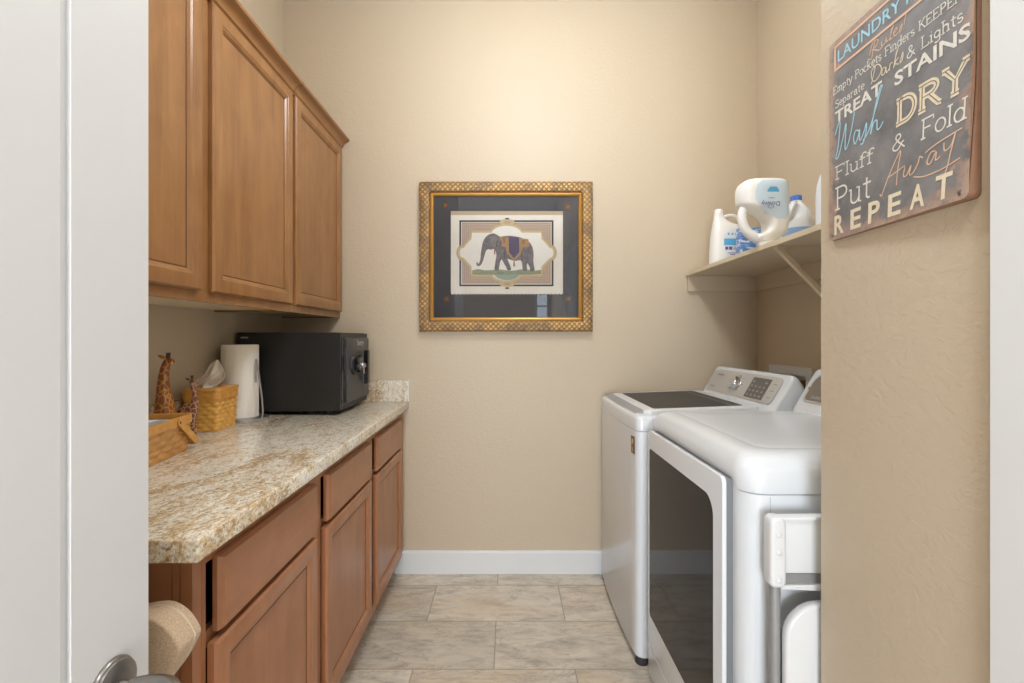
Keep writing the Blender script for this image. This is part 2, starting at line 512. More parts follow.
def tag(o, label, cat, group=None):
    o['label'] = label; o['category'] = cat
    if group: o['group'] = group
    return o
def thing(name, label, cat, loc=(0, 0, 0), rz=0.0, group=None):
    o = bpy.data.objects.new(name, None); COL.objects.link(o)
    o.location = loc; o.rotation_euler = (0, 0, rz); o.empty_display_size = 0.05
    return tag(o, label, cat, group)
def struct(ob):
    ob['kind'] = 'structure'; return ob
def kids(o): return [c for c in bpy.data.objects if c.parent == o]
def dup(root, loc, label):
    r = root.copy(); COL.objects.link(r); r.location = loc; r['label'] = label
    for ch in kids(root):
        c = ch.copy(); COL.objects.link(c); c.parent = r
        for g in kids(ch):
            d = g.copy(); COL.objects.link(d); d.parent = c
    return r
def rrect(a0, a1, b0, b1, r, seg=6):
    """rounded rectangle outline; r number or (r00, r10, r11, r01)"""
    rs = r if isinstance(r, (tuple, list)) else (r,) * 4
    out = []
    for (cx, cy, sx, sy, st), q in zip(((a0, b0, 1, 1, PI), (a1, b0, -1, 1, 1.5 * PI), (a1, b1, -1, -1, 0), (a0, b1, 1, -1, .5 * PI)), rs):
        if q < 1e-6: out.append((cx, cy)); continue
        for k in range(seg + 1):
            t = st + .5 * PI * k / seg
            out.append((cx + sx * q + q * math.cos(t), cy + sy * q + q * math.sin(t)))
    return out
def catmull(pts, per=6):
    out = []
    P = [Vector(p) for p in pts]
    for i in range(len(P) - 1):
        p0, p1, p2, p3 = P[max(i - 1, 0)], P[i], P[i + 1], P[min(i + 2, len(P) - 1)]
        for k in range(per):
            t = k / per
            out.append(0.5 * ((2 * p1) + (p2 - p0) * t + (2 * p0 - 5 * p1 + 4 * p2 - p3) * t * t + (3 * p1 - p0 - 3 * p2 + p3) * t ** 3))
    out.append(P[-1]); return out
def curve2(pts, per=6):
    return [(p.x, p.y) for p in catmull([(x, y, 0) for x, y in pts], per)]
def closed2(pts, per=4):
    n = len(pts); q = [pts[(i - 1) % n] for i in range(n + 3)]
    c = catmull([(x, y, 0) for x, y in q], per)
    return [(p.x, p.y) for p in c[per:per * (n + 1)]]
def evaluated_mesh(ob):
    bpy.context.view_layer.update()
    dg = bpy.context.evaluated_depsgraph_get()
    me = bpy.data.meshes.new_from_object(ob.evaluated_get(dg))
    d = ob.data; bpy.data.objects.remove(ob)
    return me
def skin_into(mb, verts, edges, radii, levels=2):
    me = bpy.data.meshes.new('s'); me.from_pydata(verts, edges, []); me.update()
    ob = bpy.data.objects.new('s', me); COL.objects.link(ob)
    md = ob.modifiers.new('k', 'SKIN')
    for sv, r in zip(me.skin_vertices[0].data, radii):
        sv.radius = r if isinstance(r, tuple) else (r, r)
    me.skin_vertices[0].data[0].use_root = True
    ss = ob.modifiers.new('u', 'SUBSURF'); ss.levels = levels; ss.render_levels = levels
    ev = evaluated_mesh(ob)
    mb.bm.from_mesh(ev)
def text_into(mb, s, mat, w=None, h=None, th=0.0004, bold=0.0, shear=0.0):
    """Text fitted into w x h (local x right, y up, z out of the surface), then placed by mat"""
    cu = bpy.data.curves.new('t', 'FONT'); cu.body = s; cu.size = 1.0
    cu.resolution_u = 3; cu.offset = bold; cu.shear = shear
    ob = bpy.data.objects.new('t', cu); COL.objects.link(ob)
    me = evaluated_mesh(ob)
    xs = [v.co.x for v in me.vertices]; ys = [v.co.y for v in me.vertices]
    x0, x1, y0, y1 = min(xs), max(xs), min(ys), max(ys)
    sx = w / (x1 - x0) if w else None
    sy = h / (y1 - y0) if h else None
    sx = sx or sy; sy = sy or sx
    t = bmesh.new(); t.from_mesh(me)
    for v in t.verts: v.co = Vector(((v.co.x - x0) * sx, (v.co.y - y0) * sy, 0))
    r = bmesh.ops.extrude_face_region(t, geom=t.faces[:])
    for g in r['geom']:
        if isinstance(g, bmesh.types.BMVert): g.co.z += th
    t.transform(mat)
    tm = bpy.data.meshes.new('tt'); t.to_mesh(tm); t.free()
    mb.bm.from_mesh(tm)
def ribbon(mb, pts, w, mat, th=0.0004, closed=False):
    """a flat stroke of width w along 2D pts, thickness th, placed by mat"""
    P = [Vector((p[0], p[1], 0)) for p in pts]
    if len(P) < 2: return
    L = []; R = []
    for i, p in enumerate(P):
        d = P[min(i + 1, len(P) - 1)] - P[max(i - 1, 0)]
        if d.length < 1e-9: d = Vector((1, 0, 0))
        d.normalize(); nrm = Vector((-d.y, d.x, 0)) * (w / 2)
        L.append(p + nrm); R.append(p - nrm)
    zt = Vector((0, 0, th))
    for i in range(len(P) - 1):
        q = [L[i], R[i], R[i + 1], L[i + 1]]
        top = [mb.bm.verts.new(mat @ (v + zt)) for v in q]
        bot = [mb.bm.verts.new(mat @ v) for v in q]
        mb.bm.faces.new(top)
        for a, b in ((0, 1), (1, 2), (2, 3), (3, 0)):
            mb.bm.faces.new((bot[a], bot[b], top[b], top[a]))

CAM = Vector((0, 0, 1.25)); F = 477.0; VX, VY = 508.0, 338.0
XL, XR, YB, ZC = -1.198, 1.327, 2.54, 3.045       # left wall, right wall, back wall, ceiling
XN, YN = 0.65, 0.994                              # near right wall face and its far end
YH = -2.2                                         # hall end behind the camera
CT = 0.914                                        # counter top height

# ================================================================== THE SETTING
def wall_box(name, a, b, mat='wall'):
    m = MB(); m.box(a, b); return struct(m.build(name, mat, smooth=0))
wall_box('floor', (XL - .1, YH - .1, -.1), (XR + .1, YB + .1, 0), 'floor')
wall_box('ceiling', (XL - .1, YH - .1, ZC), (XR + .1, YB + .1, ZC + .1), 'ceiling')
wall_box('wall_back', (XL - .1, YB, 0), (XR + .1, YB + .1, ZC))
wall_box('wall_left', (XL - .1, YH, 0), (XL, YB, ZC))
wall_box('wall_right', (XR, YN, 0), (XR + .1, YB, ZC))
# thick wall block that carries the sign: rounded drywall corner at its far end
m = MB()
m.prism([(XN, .535), (XR + .1, .535), (XR + .1, YN)] + [(XN + .005 - .005 * math.sin(t), YN - .005 + .005 * math.cos(t)) for t in [k * PI / 10 for k in range(6)]], 'z', 0, ZC)
struct(m.build('wall_right_near', 'wall', smooth=30))
wall_box('wall_right_hall', (XN, YH, 0), (XN + .1, .535, ZC), 'hall_paint')
wall_box('wall_hall_end', (XL - .1, YH - .1, 0), (XR + .1, YH, ZC), 'hall_paint')
# door wall on the left, the white door hangs on its end
wall_box('wall_front', (XL, -.30, 0), (-.54, -.16, ZC))
m = MB(); m.box((-.54, -.31, 0), (-.50, -.15, 2.06), .004)
m.box((-.60, -.15, 0), (-.50, -.135, 2.06), .004)
struct(m.build('trim_2', 'white_trim'))
def baseboard(name, prof_axis, pts, d0, d1):
    m = MB(); m.prism(pts, prof_axis, d0, d1); return struct(m.build(name, 'white_trim', smooth=0))
bp = [(0, 0), (.014, 0), (.014, .112), (.010, .118), (0, .12)]
baseboard('baseboard_back', 'x', [(YB - a, z) for a, z in bp], -.60, XR)
baseboard('baseboard_right', 'y', [(XR - a, z) for a, z in bp], YN, YB - .014)
baseboard('baseboard_left', 'y', [(XL + a, z) for a, z in bp], -.16, .835)
baseboard('baseboard_right_near', 'y', [(XN - a, z) for a, z in bp], .629, YN)
# white casing and white door in the near right wall
m = MB(); m.box((.634, .535, 0), (.65, .6272, 2.16), .002); m.box((.634, -.27, 0), (.65, -.19, 2.16), .002)
m.box((.634, -.19, 2.06), (.65, .535, 2.16), .002)
struct(m.build('trim_1', 'white_trim'))
m = MB(); m.box((.643, -.19, .005), (.65, .535, 2.06), .001)
d2 = struct(m.build('door_2', 'white_door'))

# the open white door on the left (plane x = -.49, free edge at y = .65)
DX = -.49
m = MB()
y0, y1, zt = -.13, .65, 2.03
st = .115                              # stile width measured to the moulding
def door_slab(m):
    m.box((DX - .035, y0, .008), (DX - .0060, y1, zt), .001)
    # stiles and rails stand proud of the two sunk panels
    m.box((DX - .0064, y1 - st, .008), (DX, y1, zt), .0015)
    m.box((DX - .0064, y0, .008), (DX, y0 + st, zt), .0015)
    for z0, z1 in ((.008, .21), (.60, .72), (zt - .12, zt)):
        pass
door_slab(m)
for z0, z1 in ((.008, .20), (1.90, zt)):
    m.box((DX - .0064, y0 + st - .002, z0), (DX, y1 - st + .002, z1), .0015)
door = struct(m.build('door_1', 'white_door'))
# sloped moulding round the sunk panel
m = MB()
ya, yb, za, zb = y0 + st, y1 - st, .20, 1.90
def panel_mould(m):
    w = .0125
    o = [(ya, za), (yb, za), (yb, zb), (ya, zb)]
    i = [(ya + w, za + w), (yb - w, za + w), (yb - w, zb - w), (ya + w, zb - w)]
    m.loft([[(DX - .0062, *p) for p in o], [(DX - .0057, *p) for p in o], [(DX - .0008, *p) for p in i]])
panel_mould(m)
struct(m.build('door_moulding', 'white_door', door, smooth=0))
# lever set
RY, RZ = .588, .819
def xaxis(x, y, z): return Matrix.Translation((x, y, z)) @ Matrix.Rotation(PI / 2, 4, 'Y')
m = MB()
m.lathe([(0, 0), (.0345, 0), (.0345, .003), (.033, .0055), (.0318, .006), (.0312, .0085), (.027, .0105), (.014, .0125), (0, .0128)], 48, xaxis(DX, RY, RZ))
hd = struct(m.build('door_handle', 'nickel', door))
m = MB()
m.tube([(DX + .010, RY, RZ), (DX + .034, RY, RZ)], .0085, 20)
m.tube(catmull([(DX + .026, RY, RZ + .001), (DX + .05, RY + .002, RZ + .004), (DX + .074, RY - .002, RZ + .004), (DX + .088, RY - .02, RZ), (DX + .09, RY - .06, RZ - .004), (DX + .09, RY - .115, RZ - .006)], 6), [.0098] * 25 + [.0115] * 5 + [.011], 20)
struct(m.build('lever', 'nickel', hd))
# hall windows behind the camera; the low wide one is added for frontal fill
def hall_window(name, x0, x1, z0, z1, bars):
    m = MB()
    m.box((x0, YH, z0), (x1, YH + .03, z0 + .05), .003); m.box((x0, YH, z1 - .05), (x1, YH + .03, z1), .003)
    m.box((x0, YH, z0 + .05), (x0 + .04, YH + .03, z1 - .05), .003); m.box((x1 - .04, YH, z0 + .05), (x1, YH + .03, z1 - .05), .003)
    for k in range(1, bars + 1):
        z = z0 + (z1 - z0) * k / (bars + 1); m.box((x0 + .04, YH, z - .012), (x1 - .04, YH + .03, z + .012), .003)
    w = struct(m.build(name, 'white_trim'))
    m = MB(); m.box((x0 + .02, YH, z0 + .03), (x1 - .02, YH + .008, z1 - .03)); struct(m.build('window_pane', 'daylight', w))
hall_window('window_1', .40, .63, 1.30, 1.95, 2)
hall_window('added_fill_window', -.75, .25, .30, 1.45, 1)  # added low window, a dressing for the fill light

# ================================================================== BASE CABINETS
FX, DFX = -.561, -.541                 # face-frame front, door front
U0, UP = .873, .5425
def door_panel_mesh(m, pm, ya, yb, za, zb, xf, th, rail=.056, bev=.004):
    """five-piece door facing +x: frame with sloping inner bead (m) and a sunk flat panel (pm)"""
    xb = xf - th
    ia = [(ya, za), (yb, za), (yb, zb), (ya, zb)]
    def ring(o, d):
        return [(o, ya + d, za + d), (o, yb - d, za + d), (o, yb - d, zb - d), (o, ya + d, zb - d)]
    loops = [ring(xb, 0), ring(xf - bev * 1.6, 0), ring(xf - .001, bev), ring(xf, bev + .003), ring(xf, rail - .016), ring(xf - .0015, rail - .0145), ring(xf - .004, rail - .008), ring(xf - .0095, rail - .002), ring(xf - .0125, rail), ring(xf - .0125, rail + .004)]
    m.loft(loops, cap=False)
    # dark brown strip set in the groove round the panel
    gz = MB()
    gz.loft([ring(xf - .0100, rail - .0032), ring(xf - .0098, rail - .0012), ring(xf - .0098, rail + .0022), ring(xf - .0104, rail + .0024)], cap=False)
    pm.box((xb + .001, ya + .01, za + .01), (xf - .0105, yb - .01, zb - .01))
    return gz
def base_unit(loc, label):
    t = thing('base_cabinet', label, 'cabinet', loc, group=None)
    m = MB()                           # local: x as world, y from the unit's start, z from the floor
    m.box((XL + .004, .0005, .10), (FX - .019, .018, .872)); m.box((XL + .004, UP - .018, .10), (FX - .019, UP - .0005, .872))
    m.box((XL + .004, .018, .10), (FX - .019, UP - .018, .118)); m.box((XL + .004, .018, .118), (XL + .016, UP - .018, .872))
    m.build('carcass', 'wood_in', t, smooth=0)
    m = MB(); m.box((-.655, .0005, 0), (-.64, UP - .0005, .10)); m.build('toe_kick', 'wood_red_h', t, smooth=0)
    m = MB()
    m.box((FX - .019, .0005, .10), (FX, .012, .872)); m.box((FX - .019, .497, .10), (FX, UP - .0005, .872))
    m.box((FX - .019, .012, .832), (FX, .497, .872)); m.box((FX - .019, .012, .10), (FX, .497, .143))
    m.box((FX - .019, .012, .668), (FX - .006, .497, .700))
    m.build('face_frame', 'wood_red', t, smooth=0)
    m = MB()
    a, b, c, d = .031, .488, .694, .836
    fr = [(a, c), (b, c), (b, d), (a, d)]
    m.loft([[(FX + .001, y, z) for y, z in fr], [(DFX - .010, y, z) for y, z in fr],
            [(DFX - .003, y + (.004 if y == a else -.004), z + (.003 if z == c else -.003)) for y, z in fr],
            [(DFX, y + (.009 if y == a else -.008), z + (.005 if z == c else -.005)) for y, z in fr]])
    m.build('drawer_front', 'wood_red_h', t, smooth=20)
    m = MB(); pm = MB()
    gz = door_panel_mesh(m, pm, .015, .488, .145, .681, DFX, .019)
    dd = m.build('cabinet_door', 'wood_red', t, smooth=20)
    pm.build('door_panel', 'wood_red', dd, smooth=0); gz.build('groove_line', 'groove_brown', dd, smooth=0)
    return t
b1 = base_unit((0, U0, 0), 'reddish maple base cabinet nearest the open door, beside the beige chair')
b2 = dup(b1, (0, U0 + UP, 0), 'middle reddish maple base cabinet with one drawer above one door')
b3 = dup(b1, (0, U0 + 2 * UP, 0), 'reddish maple base cabinet against the back wall, under the black safe')
m = MB()
m.box((XL + .004, .8475, .0), (-.598, .8725, .872)); m.box((-.596, .8475, .0), (-.584, .8725, .872)); m.box((-.582, .8475, 0), (FX, .8725, .872), .002)
m.build('end_panel', 'wood_red', b1, True, smooth=0)
m = MB(); m.box((FX - .019, U0 + 3 * UP, .10), (FX, YB - .001, .872)); m.build('filler_strip', 'wood_red', b3, True, smooth=0)

# ================================================================== COUNTERTOP
CF = -.527
t = thing('countertop', 'cream and gold granite countertop running along the left wall', 'countertop', (-.86, 1.67, .874))
m = MB()
m.prism([(XL + .001, .792), (CF + .0065, .792), (CF + .0105, .7935), (CF + .0120, .797), (CF, YB - .001), (XL + .001, YB - .001)], 'z', .8745, CT, .004, 3, 60)
m.build('slab', 'granite', t, True)
m = MB(); m.box((XL + .021, YB - .021, CT + .0003), (CF - .003, YB - .001, 1.025), .002); bs = m.build('backsplash', 'granite', t, True)
m = MB(); m.box((CF - .003, YB - .018, CT + .0003), (CF + .001, YB - .001, 1.026), .001); m.build('caulk_line', 'caulk', bs, True)
m = MB(); m.box((XL + .001, .792, CT + .0003), (XL + .0205, YB - .001, 1.025), .002); m.build('side_splash', 'granite', t, True)

# ================================================================== UPPER CABINETS
UFX, UDX = -.895, -.876
UZ0, UZ1 = 1.357, 2.27
def crown_loops(y0, y1):
    pr = [(UFX, 2.256), (UFX + .010, 2.256), (UFX + .014, 2.262), (UFX + .018, 2.264), (UFX + .021, 2.272), (UFX + .028, 2.283), (UFX + .038, 2.290), (UFX + .047, 2.293), (UFX + .050, 2.296), (UFX + .052, 2.305), (UFX, 2.305)]
    return pr
def upper_unit(ya, yb, doors, stiles, label):
    t = thing('upper_cabinet', label, 'cabinet', (XL, ya, UZ0))
    m = MB()
    m.box((XL + .001, ya, UZ0), (UFX - .019, ya + .016, UZ1)); m.box((XL + .001, yb - .016, UZ0), (UFX - .019, yb, UZ1))
    m.box((XL + .001, ya + .016, UZ1 - .016), (UFX - .019, yb - .016, UZ1)); m.box((XL + .001, ya + .016, UZ0 + .02), (XL + .01, yb - .016, UZ1 - .016))
    m.build('carcass', 'wood', t, True, smooth=0)
    m = MB(); m.box((XL + .001, ya + .016, UZ0 + .006), (UFX - .019, yb - .016, UZ0 + .02)); m.build('bottom_panel', 'maple_under', t, True, smooth=0)
    m = MB()
    for a, b in stiles: m.box((UFX - .019, a, UZ0), (UFX, b, UZ1))
    for (a, b), (c, d) in zip(stiles, stiles[1:]):
        m.box((UFX - .019, b, UZ0), (UFX, c, UZ0 + .04)); m.box((UFX - .019, b, UZ1 - .04), (UFX, c, UZ1))
    m.build('face_frame', 'wood', t, True, smooth=0)
    for a, b in doors:
        m = MB(); pm = MB()
        gz = door_panel_mesh(m, pm, a, b, 1.387, 2.254, UDX, .018, .058)
        dd = m.build('cabinet_door', 'wood', t, True, smooth=20)
        pm.build('door_panel', 'wood', dd, True, smooth=0); gz.build('groove_line', 'groove_brown', dd, True, smooth=0)
    m = MB(); m.prism(crown_loops(ya, yb), 'y', ya + .0005, yb - .0005); m.build('crown_moulding', 'wood_h', t, True, smooth=30)
    return t
upper_unit(.82, 1.960, [(.848, 1.372), (1.423, 1.947)], [(.82, .862), (1.36, 1.435), (1.936, 1.960)], 'wider golden maple upper cabinet with two doors, nearer the open door')
upper_unit(1.9615, YB - .001, [(1.980, 2.522)], [(1.9615, 1.995), (2.508, YB - .001)], 'narrower golden maple upper cabinet with one door, against the back wall')

# local frames for flat work: columns = text right, text up, out of the surface
def frame(x, y, z, loc):
    m = Matrix((x, y, z)).transposed().to_4x4(); m.translation = Vector(loc); return m
def face_px(loc): return frame((0, 1, 0), (0, 0, 1), (1, 0, 0), loc)      # surface facing +x
def face_nx(loc): return frame((0, -1, 0), (0, 0, 1), (-1, 0, 0), loc)    # facing -x
def face_ny(loc): return frame((1, 0, 0), (0, 0, 1), (0, -1, 0), loc)     # facing -y

# ================================================================== THE SAFE
sx0, sx1, sy0, sy1, sz0, sz1 = -1.174, -.729, 2.07, 2.466, .932, 1.274
t = thing('safe', 'black fire safe with dial lock standing on the granite counter', 'safe', (-.95, 2.27, CT))
m = MB(); m.box((sx0, sy0, sz0), (sx1 - .012, sy1, sz1), .010, 3)
m.box((sx1 - .016, sy0 + .002, sz0 + .002), (sx1, sy1, sz1 - .002), .006, 3); m.build('safe_body', 'black_safe', t, True)
for fx in (sx0 + .05, sx1 - .06):
    for fy in (sy0 + .04, sy1 - .05):
        m = MB(); m.lathe([(0, 0), (.016, 0), (.018, .0185), (0, .0185)], 20, Matrix.Translation((fx, fy, CT + .0003))); m.build('foot', 'dark_plastic', t, True)
m = MB(); m.box((sx1 - .002, sy0 + .014, sz0 + .032), (sx1 + .003, sy0 + .062, sz1 - .030), .002)  # black strip draws the shadowed recess; the tube is the hinge
m.tube([(sx1 + .004, sy0 + .052, sz0 + .036), (sx1 + .004, sy0 + .052, sz1 - .034)], .006, 12); m.build('hinge_shadow_strip', 'black_shiny', t, True)
m = MB(); m.prism(rrect(sy0 + .056, sy1 - .012, sz0 + .028, sz1 - .024, .006), 'x', sx1 - .001, sx1 + .013, .004, 2); sd = m.build('safe_door', 'black_door', t, True)
kx, ky, kz = sx1 + .0132, 2.215, 1.131
m = MB(); m.lathe([(0, 0), (.050, 0), (.050, .006), (.045, .012), (.034, .014), (0, .0142)], 40, xaxis(kx, ky, kz)); dl = m.build('dial_ring', 'black_safe', sd, True)
m = MB()
lob = []
for k in range(72):
    a = 2 * PI * k / 72; r = .036 + .006 * math.cos(5 * a); lob.append((ky + r * math.cos(a), kz + r * math.sin(a)))
m.prism(lob, 'x', kx + .0143, kx + .036, .004, 2, 60); m.build('dial_knob', 'black_shiny', sd, True)
m = MB()
for k in range(20):
    a = 2 * PI * k / 20
    m.box((kx + .0118, ky + .0405 * math.cos(a) - .001, kz + .0405 * math.sin(a) - .001), (kx + .0135, ky + .0405 * math.cos(a) + .001, kz + .0405 * math.sin(a) + .001))
m.build('dial_marks', 'silver_print', sd, True, smooth=0)
m = MB(); m.lathe([(0, 0), (.008, 0), (.008, .004), (0, .005)], 20, xaxis(kx + .0363, ky, kz - .004))
m.box((kx + .039, ky - .0012, kz - .016), (kx + .056, ky + .0012, kz + .002), .0005); m.box((kx + .044, ky - .001, kz - .046), (kx + .050, ky + .001, kz - .016), .0005)
m.build('key', 'chrome', sd, True)
m = MB(); m.box((kx - .0002, 2.345, 1.075), (kx + .022, 2.375, 1.125), .003); m.box((kx + .010, 2.335, 1.027), (kx + .030, 2.365, 1.190), .005, 3); m.build('safe_handle', 'black_shiny', sd, True)
m = MB(); text_into(m, 'Sentry', face_px((kx - .0003, 2.265, 1.206)), w=.10, bold=.01); m.build('maker_lettering', 'silver_print', sd, True, smooth=0)
m = MB(); m.box((-1.160, sy0 - .001, 1.249), (-1.128, sy0 + .001, 1.255), .0004); m.build('side_badge', 'silver_print', t, True)

# ================================================================== PAPER TOWEL
px_, py_ = -1.078, 1.952
t = thing('paper_towel_holder', 'steel paper towel holder with round base on the counter', 'holder', (px_, py_, CT))
m = MB(); m.lathe([(0, .0003), (.088, .0003), (.090, .004), (.090, .012), (.086, .015), (.02, .0155), (0, .0155)], 48, Matrix.Translation((px_, py_, CT))); m.build('base', 'steel', t, True)
m = MB(); m.tube([(px_, py_, CT + .015), (px_, py_, 1.215)], .005, 14); m.lathe([(0, 0), (.006, .0), (.004, .005), (0, .006)], 18, Matrix.Translation((px_, py_, 1.2145))); m.build('post', 'steel', t, True)
m = MB()
m.tube(catmull([(px_ + .082, py_ - .022, CT + .014), (px_ + .086, py_ - .022, .955), (px_ + .081, py_ - .022, 1.02), (px_ + .070, py_ - .022, 1.10), (px_ + .063, py_ - .022, 1.155), (px_ + .0605, py_ - .022, 1.163), (px_ + .059, py_ - .022, 1.15), (px_ + .0585, py_ - .022, 1.07)], 8), .0036, 12)
m.build('tension_arm', 'steel', t, True)
RRo = .0685
def towel_loop():
    out = []
    prof = [(.026, .0), (.0675, .0), (.0685, .003), (.0685, .290), (.0670, .293), (.026, .293)]
    return prof
t = thing('paper_towel_roll', 'white paper towel roll standing on the steel holder', 'paper towel', (px_ - .018, py_, CT + .0157))
m = MB()
n = 64
rings = []
for r, z in towel_loop():
    rings.append([m.bm.verts.new((r * math.cos(a) if r > .03 else r * math.cos(a), r * math.sin(a), z)) for a in [2 * PI * k / n for k in range(n)]])
for a, b in zip(rings, rings[1:] + rings[:1]):
    for k in range(n): m.bm.faces.new((a[k], a[(k + 1) % n], b[(k + 1) % n], b[k]))
m.build('roll', 'towel', t)
m = MB()                                # the loose last sheet, wrapped a hair outside the roll and lifting off
def sheet(u, v):
    a = -2.3 + 1.6 * u
    r = .0688 + .0016 * max(0, (.2 - u) / .2) ** 2
    return (r * math.cos(a), r * math.sin(a), .0015 + .288 * v)
m.grid(sheet, 24, 2)
m.build('loose_sheet', 'towel', t)

# ================================================================== BASKETS
def outline_fn(hx, hy, r):
    pts = rrect(-hx, hx, -hy, hy, r, 5); P = [Vector((a, b)) for a, b in pts]
    seg = [(P[(i + 1) % len(P)] - P[i]).length for i in range(len(P))]; L = sum(seg)
    def f(u):
        d = (u % 1.0) * L
        for i, s in enumerate(seg):
            if d <= s or i == len(seg) - 1:
                q = P[i].lerp(P[(i + 1) % len(P)], d / s if s else 0)
                tn = (P[(i + 1) % len(P)] - P[i]).normalized()
                return q, Vector((tn.y, -tn.x))
            d -= s
    return f, L
def weave(m, hx, hy, r, h, taper, rows, stakes, amp, per=6, z0=0.0):
    f, L = outline_fn(hx, hy, r)
    stakes += stakes % 2
    nu, nv = stakes * per, rows * 5
    cache = [f(i / nu) for i in range(nu)]
    def s(u, v):
        q, nrm = cache[int(round(u * nu)) % nu]
        k = taper + (1 - taper) * v
        row = min(rows - 1, int(v * rows)); fr = v * rows - row
        ph = u * stakes * PI + row * PI
        d = amp * (math.sin(ph) * .5 + .5) * math.sin(PI * min(max(fr, 0), 1)) ** .6 if 0 < fr < 1 else 0.0
        p = q * k + nrm * d
        return (p.x, p.y, z0 + h * v)
    m.grid(s, nu, nv, closed=True)
def band(m, hx, hy, r, z0, z1, th, k0=1.0, k1=1.0):
    f, L = outline_fn(hx, hy, r); n = 64
    c = [f(i / n) for i in range(n)]
    def loop(off, z, k): return [(q.x * k + nr.x * off, q.y * k + nr.y * off, z) for q, nr in c]
    loops = [loop(0, z0, k0), loop(th, z0, k0), loop(th, z1, k1), loop(0, z1, k1)]
    rg = m.loft(loops, cap=False)
    for k in range(n): m.bm.faces.new((rg[3][k], rg[3][(k + 1) % n], rg[0][(k + 1) % n], rg[0][k]))
def floor_slab(m, hx, hy, r, z, th, k):
    m.prism([(a * k, b * k) for a, b in rrect(-hx, hx, -hy, hy, r)], 'z', z, z + th)

rzt = .087
cx_, cy_ = -1.028 - .065 * math.cos(rzt) - .082 * math.sin(rzt), 1.694 - .065 * math.sin(rzt) + .082 * math.cos(rzt)
t = thing('tissue_basket', 'honey woven tissue box basket with flat wooden lid, by the paper towel', 'basket', (cx_, cy_, CT + .0004), rzt)
m = MB(); floor_slab(m, .060, .077, .012, 0, .004, .90); m.build('basket_bottom', 'honey', t)
m = MB(); weave(m, .059, .076, .012, .118, .92, 8, 28, .0042); m.build('woven_wall', 'honey', t, smooth=70)
m = MB(); band(m, .0592, .0762, .012, .113, .144, .0045); m.build('rim_band', 'honey2', t)
m = MB()
o = rrect(-.065, .065, -.082, .082, .014); i_ = rrect(-.020, .020, -.05, .05, .02, 6)
m.loft([[(a, b, z) for a, b in q] for q, z in ((i_, .1445), (o, .1445), (o, .153), ([(a * .985, b * .985) for a, b in o], .1555), (i_, .1555), (i_, .1445))], cap=False); m.build('lid', 'honey2', t)
# tissue
t2 = thing('tissue', 'white tissue pulled up out of the lid of the woven tissue basket', 'tissue', (cx_ + .004, cy_, CT + .158))
m = MB()
lft = curve2([(-.034, .0), (-.060, .016), (-.026, .050), (-.012, .078), (.004, .094), (.013, .098)], 4)
rgt = curve2([(.012, .0), (.014, .012), (.030, .030), (.038, .048), (.028, .075), (.013, .099)], 4)
nv = min(len(lft), len(rgt)) - 1
def tis(u, v):
    j = int(round(v * nv)); a, b = lft[j], rgt[j]
    x = a[0] + (b[0] - a[0]) * u; z = a[1] + (b[1] - a[1]) * u
    env = math.sin(PI * u)
    y = (.016 * math.sin(u * 8.5 + v * 2.5) + .006 * math.sin(u * 21 - v * 4)) * (.35 + .65 * env) * (1 - .55 * v)
    return (x * 1.25, y, z * 1.1 - .012)
m.grid(tis, 26, nv)
tb = m.build('sheet', 'tissue', t2)
md = tb.modifiers.new('thick', 'SOLIDIFY'); md.thickness = .0008; md.offset = 0

rzb = math.radians(9.5)
t = thing('oak_basket', 'long low woven basket with swing handle and papers inside, beside the door', 'basket', (-1.034, 1.286, CT + .0004), rzb)
m = MB(); floor_slab(m, .1, .15, .01, 0, .004, .93); m.build('basket_bottom', 'oak_weave', t)
m = MB(); weave(m, .0985, .1485, .01, .088, .94, 5, 30, .0042); m.build('woven_wall', 'oak_weave', t, smooth=70)
m = MB(); band(m, .0992, .1492, .01, .082, .108, .0045); m.build('rim_band', 'honey2', t)
m = MB(); band(m, .095, .145, .01, .084, .106, .0035); m.build('inner_rim', 'honey2', t)
m = MB()
hp = []
for s in (1, -1):
    a = Vector((s * .1065, .062, .094)); b = Vector((s * .1065, .162, .022))
    d = (b - a).normalized(); nn = Vector((0, -d.z, d.y)) * .0105
    ol = []
    for k in range(9):
        tt = PI / 2 + PI * k / 8; ol.append(a + d * (.0105 * math.cos(tt)) + Vector((0, -d.z, d.y)) * (.0105 * math.sin(tt)))
    for k in range(9):
        tt = -PI / 2 + PI * k / 8; ol.append(b + d * (.0105 * math.cos(tt)) + Vector((0, -d.z, d.y)) * (.0105 * math.sin(tt)))
    m.prism([(p.y, p.z) for p in ol], 'x', s * .1045, s * .1085)
m.box((-.1085, .1585, .012), (.1085, .1625, .032), .001)
hh = m.build('swing_handle', 'honey2', t)
for s in (1, -1):
    m = MB(); m.lathe([(0, 0), (.0045, 0), (.004, .002), (0, .003)], 14, Matrix.Translation((s * .1086, .062, .094)) @ Matrix.Rotation(s * PI / 2, 4, 'Y')); m.build('rivet', 'nickel', hh)
t = thing('paper_stack', 'pile of white and grey papers lying in the long low basket', 'papers', (-1.034, 1.286, CT + .0048), rzb)
m = MB(); m.box((-.072, -.118, 0), (.070, .112, .088)); m.build('pages', 'paper', t, smooth=0)
m = MB(); m.box((-.066, -.11, .0883), (.074, .122, .0895)); m.xform(Matrix.Rotation(.05, 4, 'Z')); m.build('cover_sheet', 'paper_grey', t, smooth=0)
m = MB(); m.box((-.07, -.10, .0897), (.02, .118, .0907)); m.xform(Matrix.Rotation(-.06, 4, 'Z')); m.build('loose_letter', 'paper', t, smooth=0)

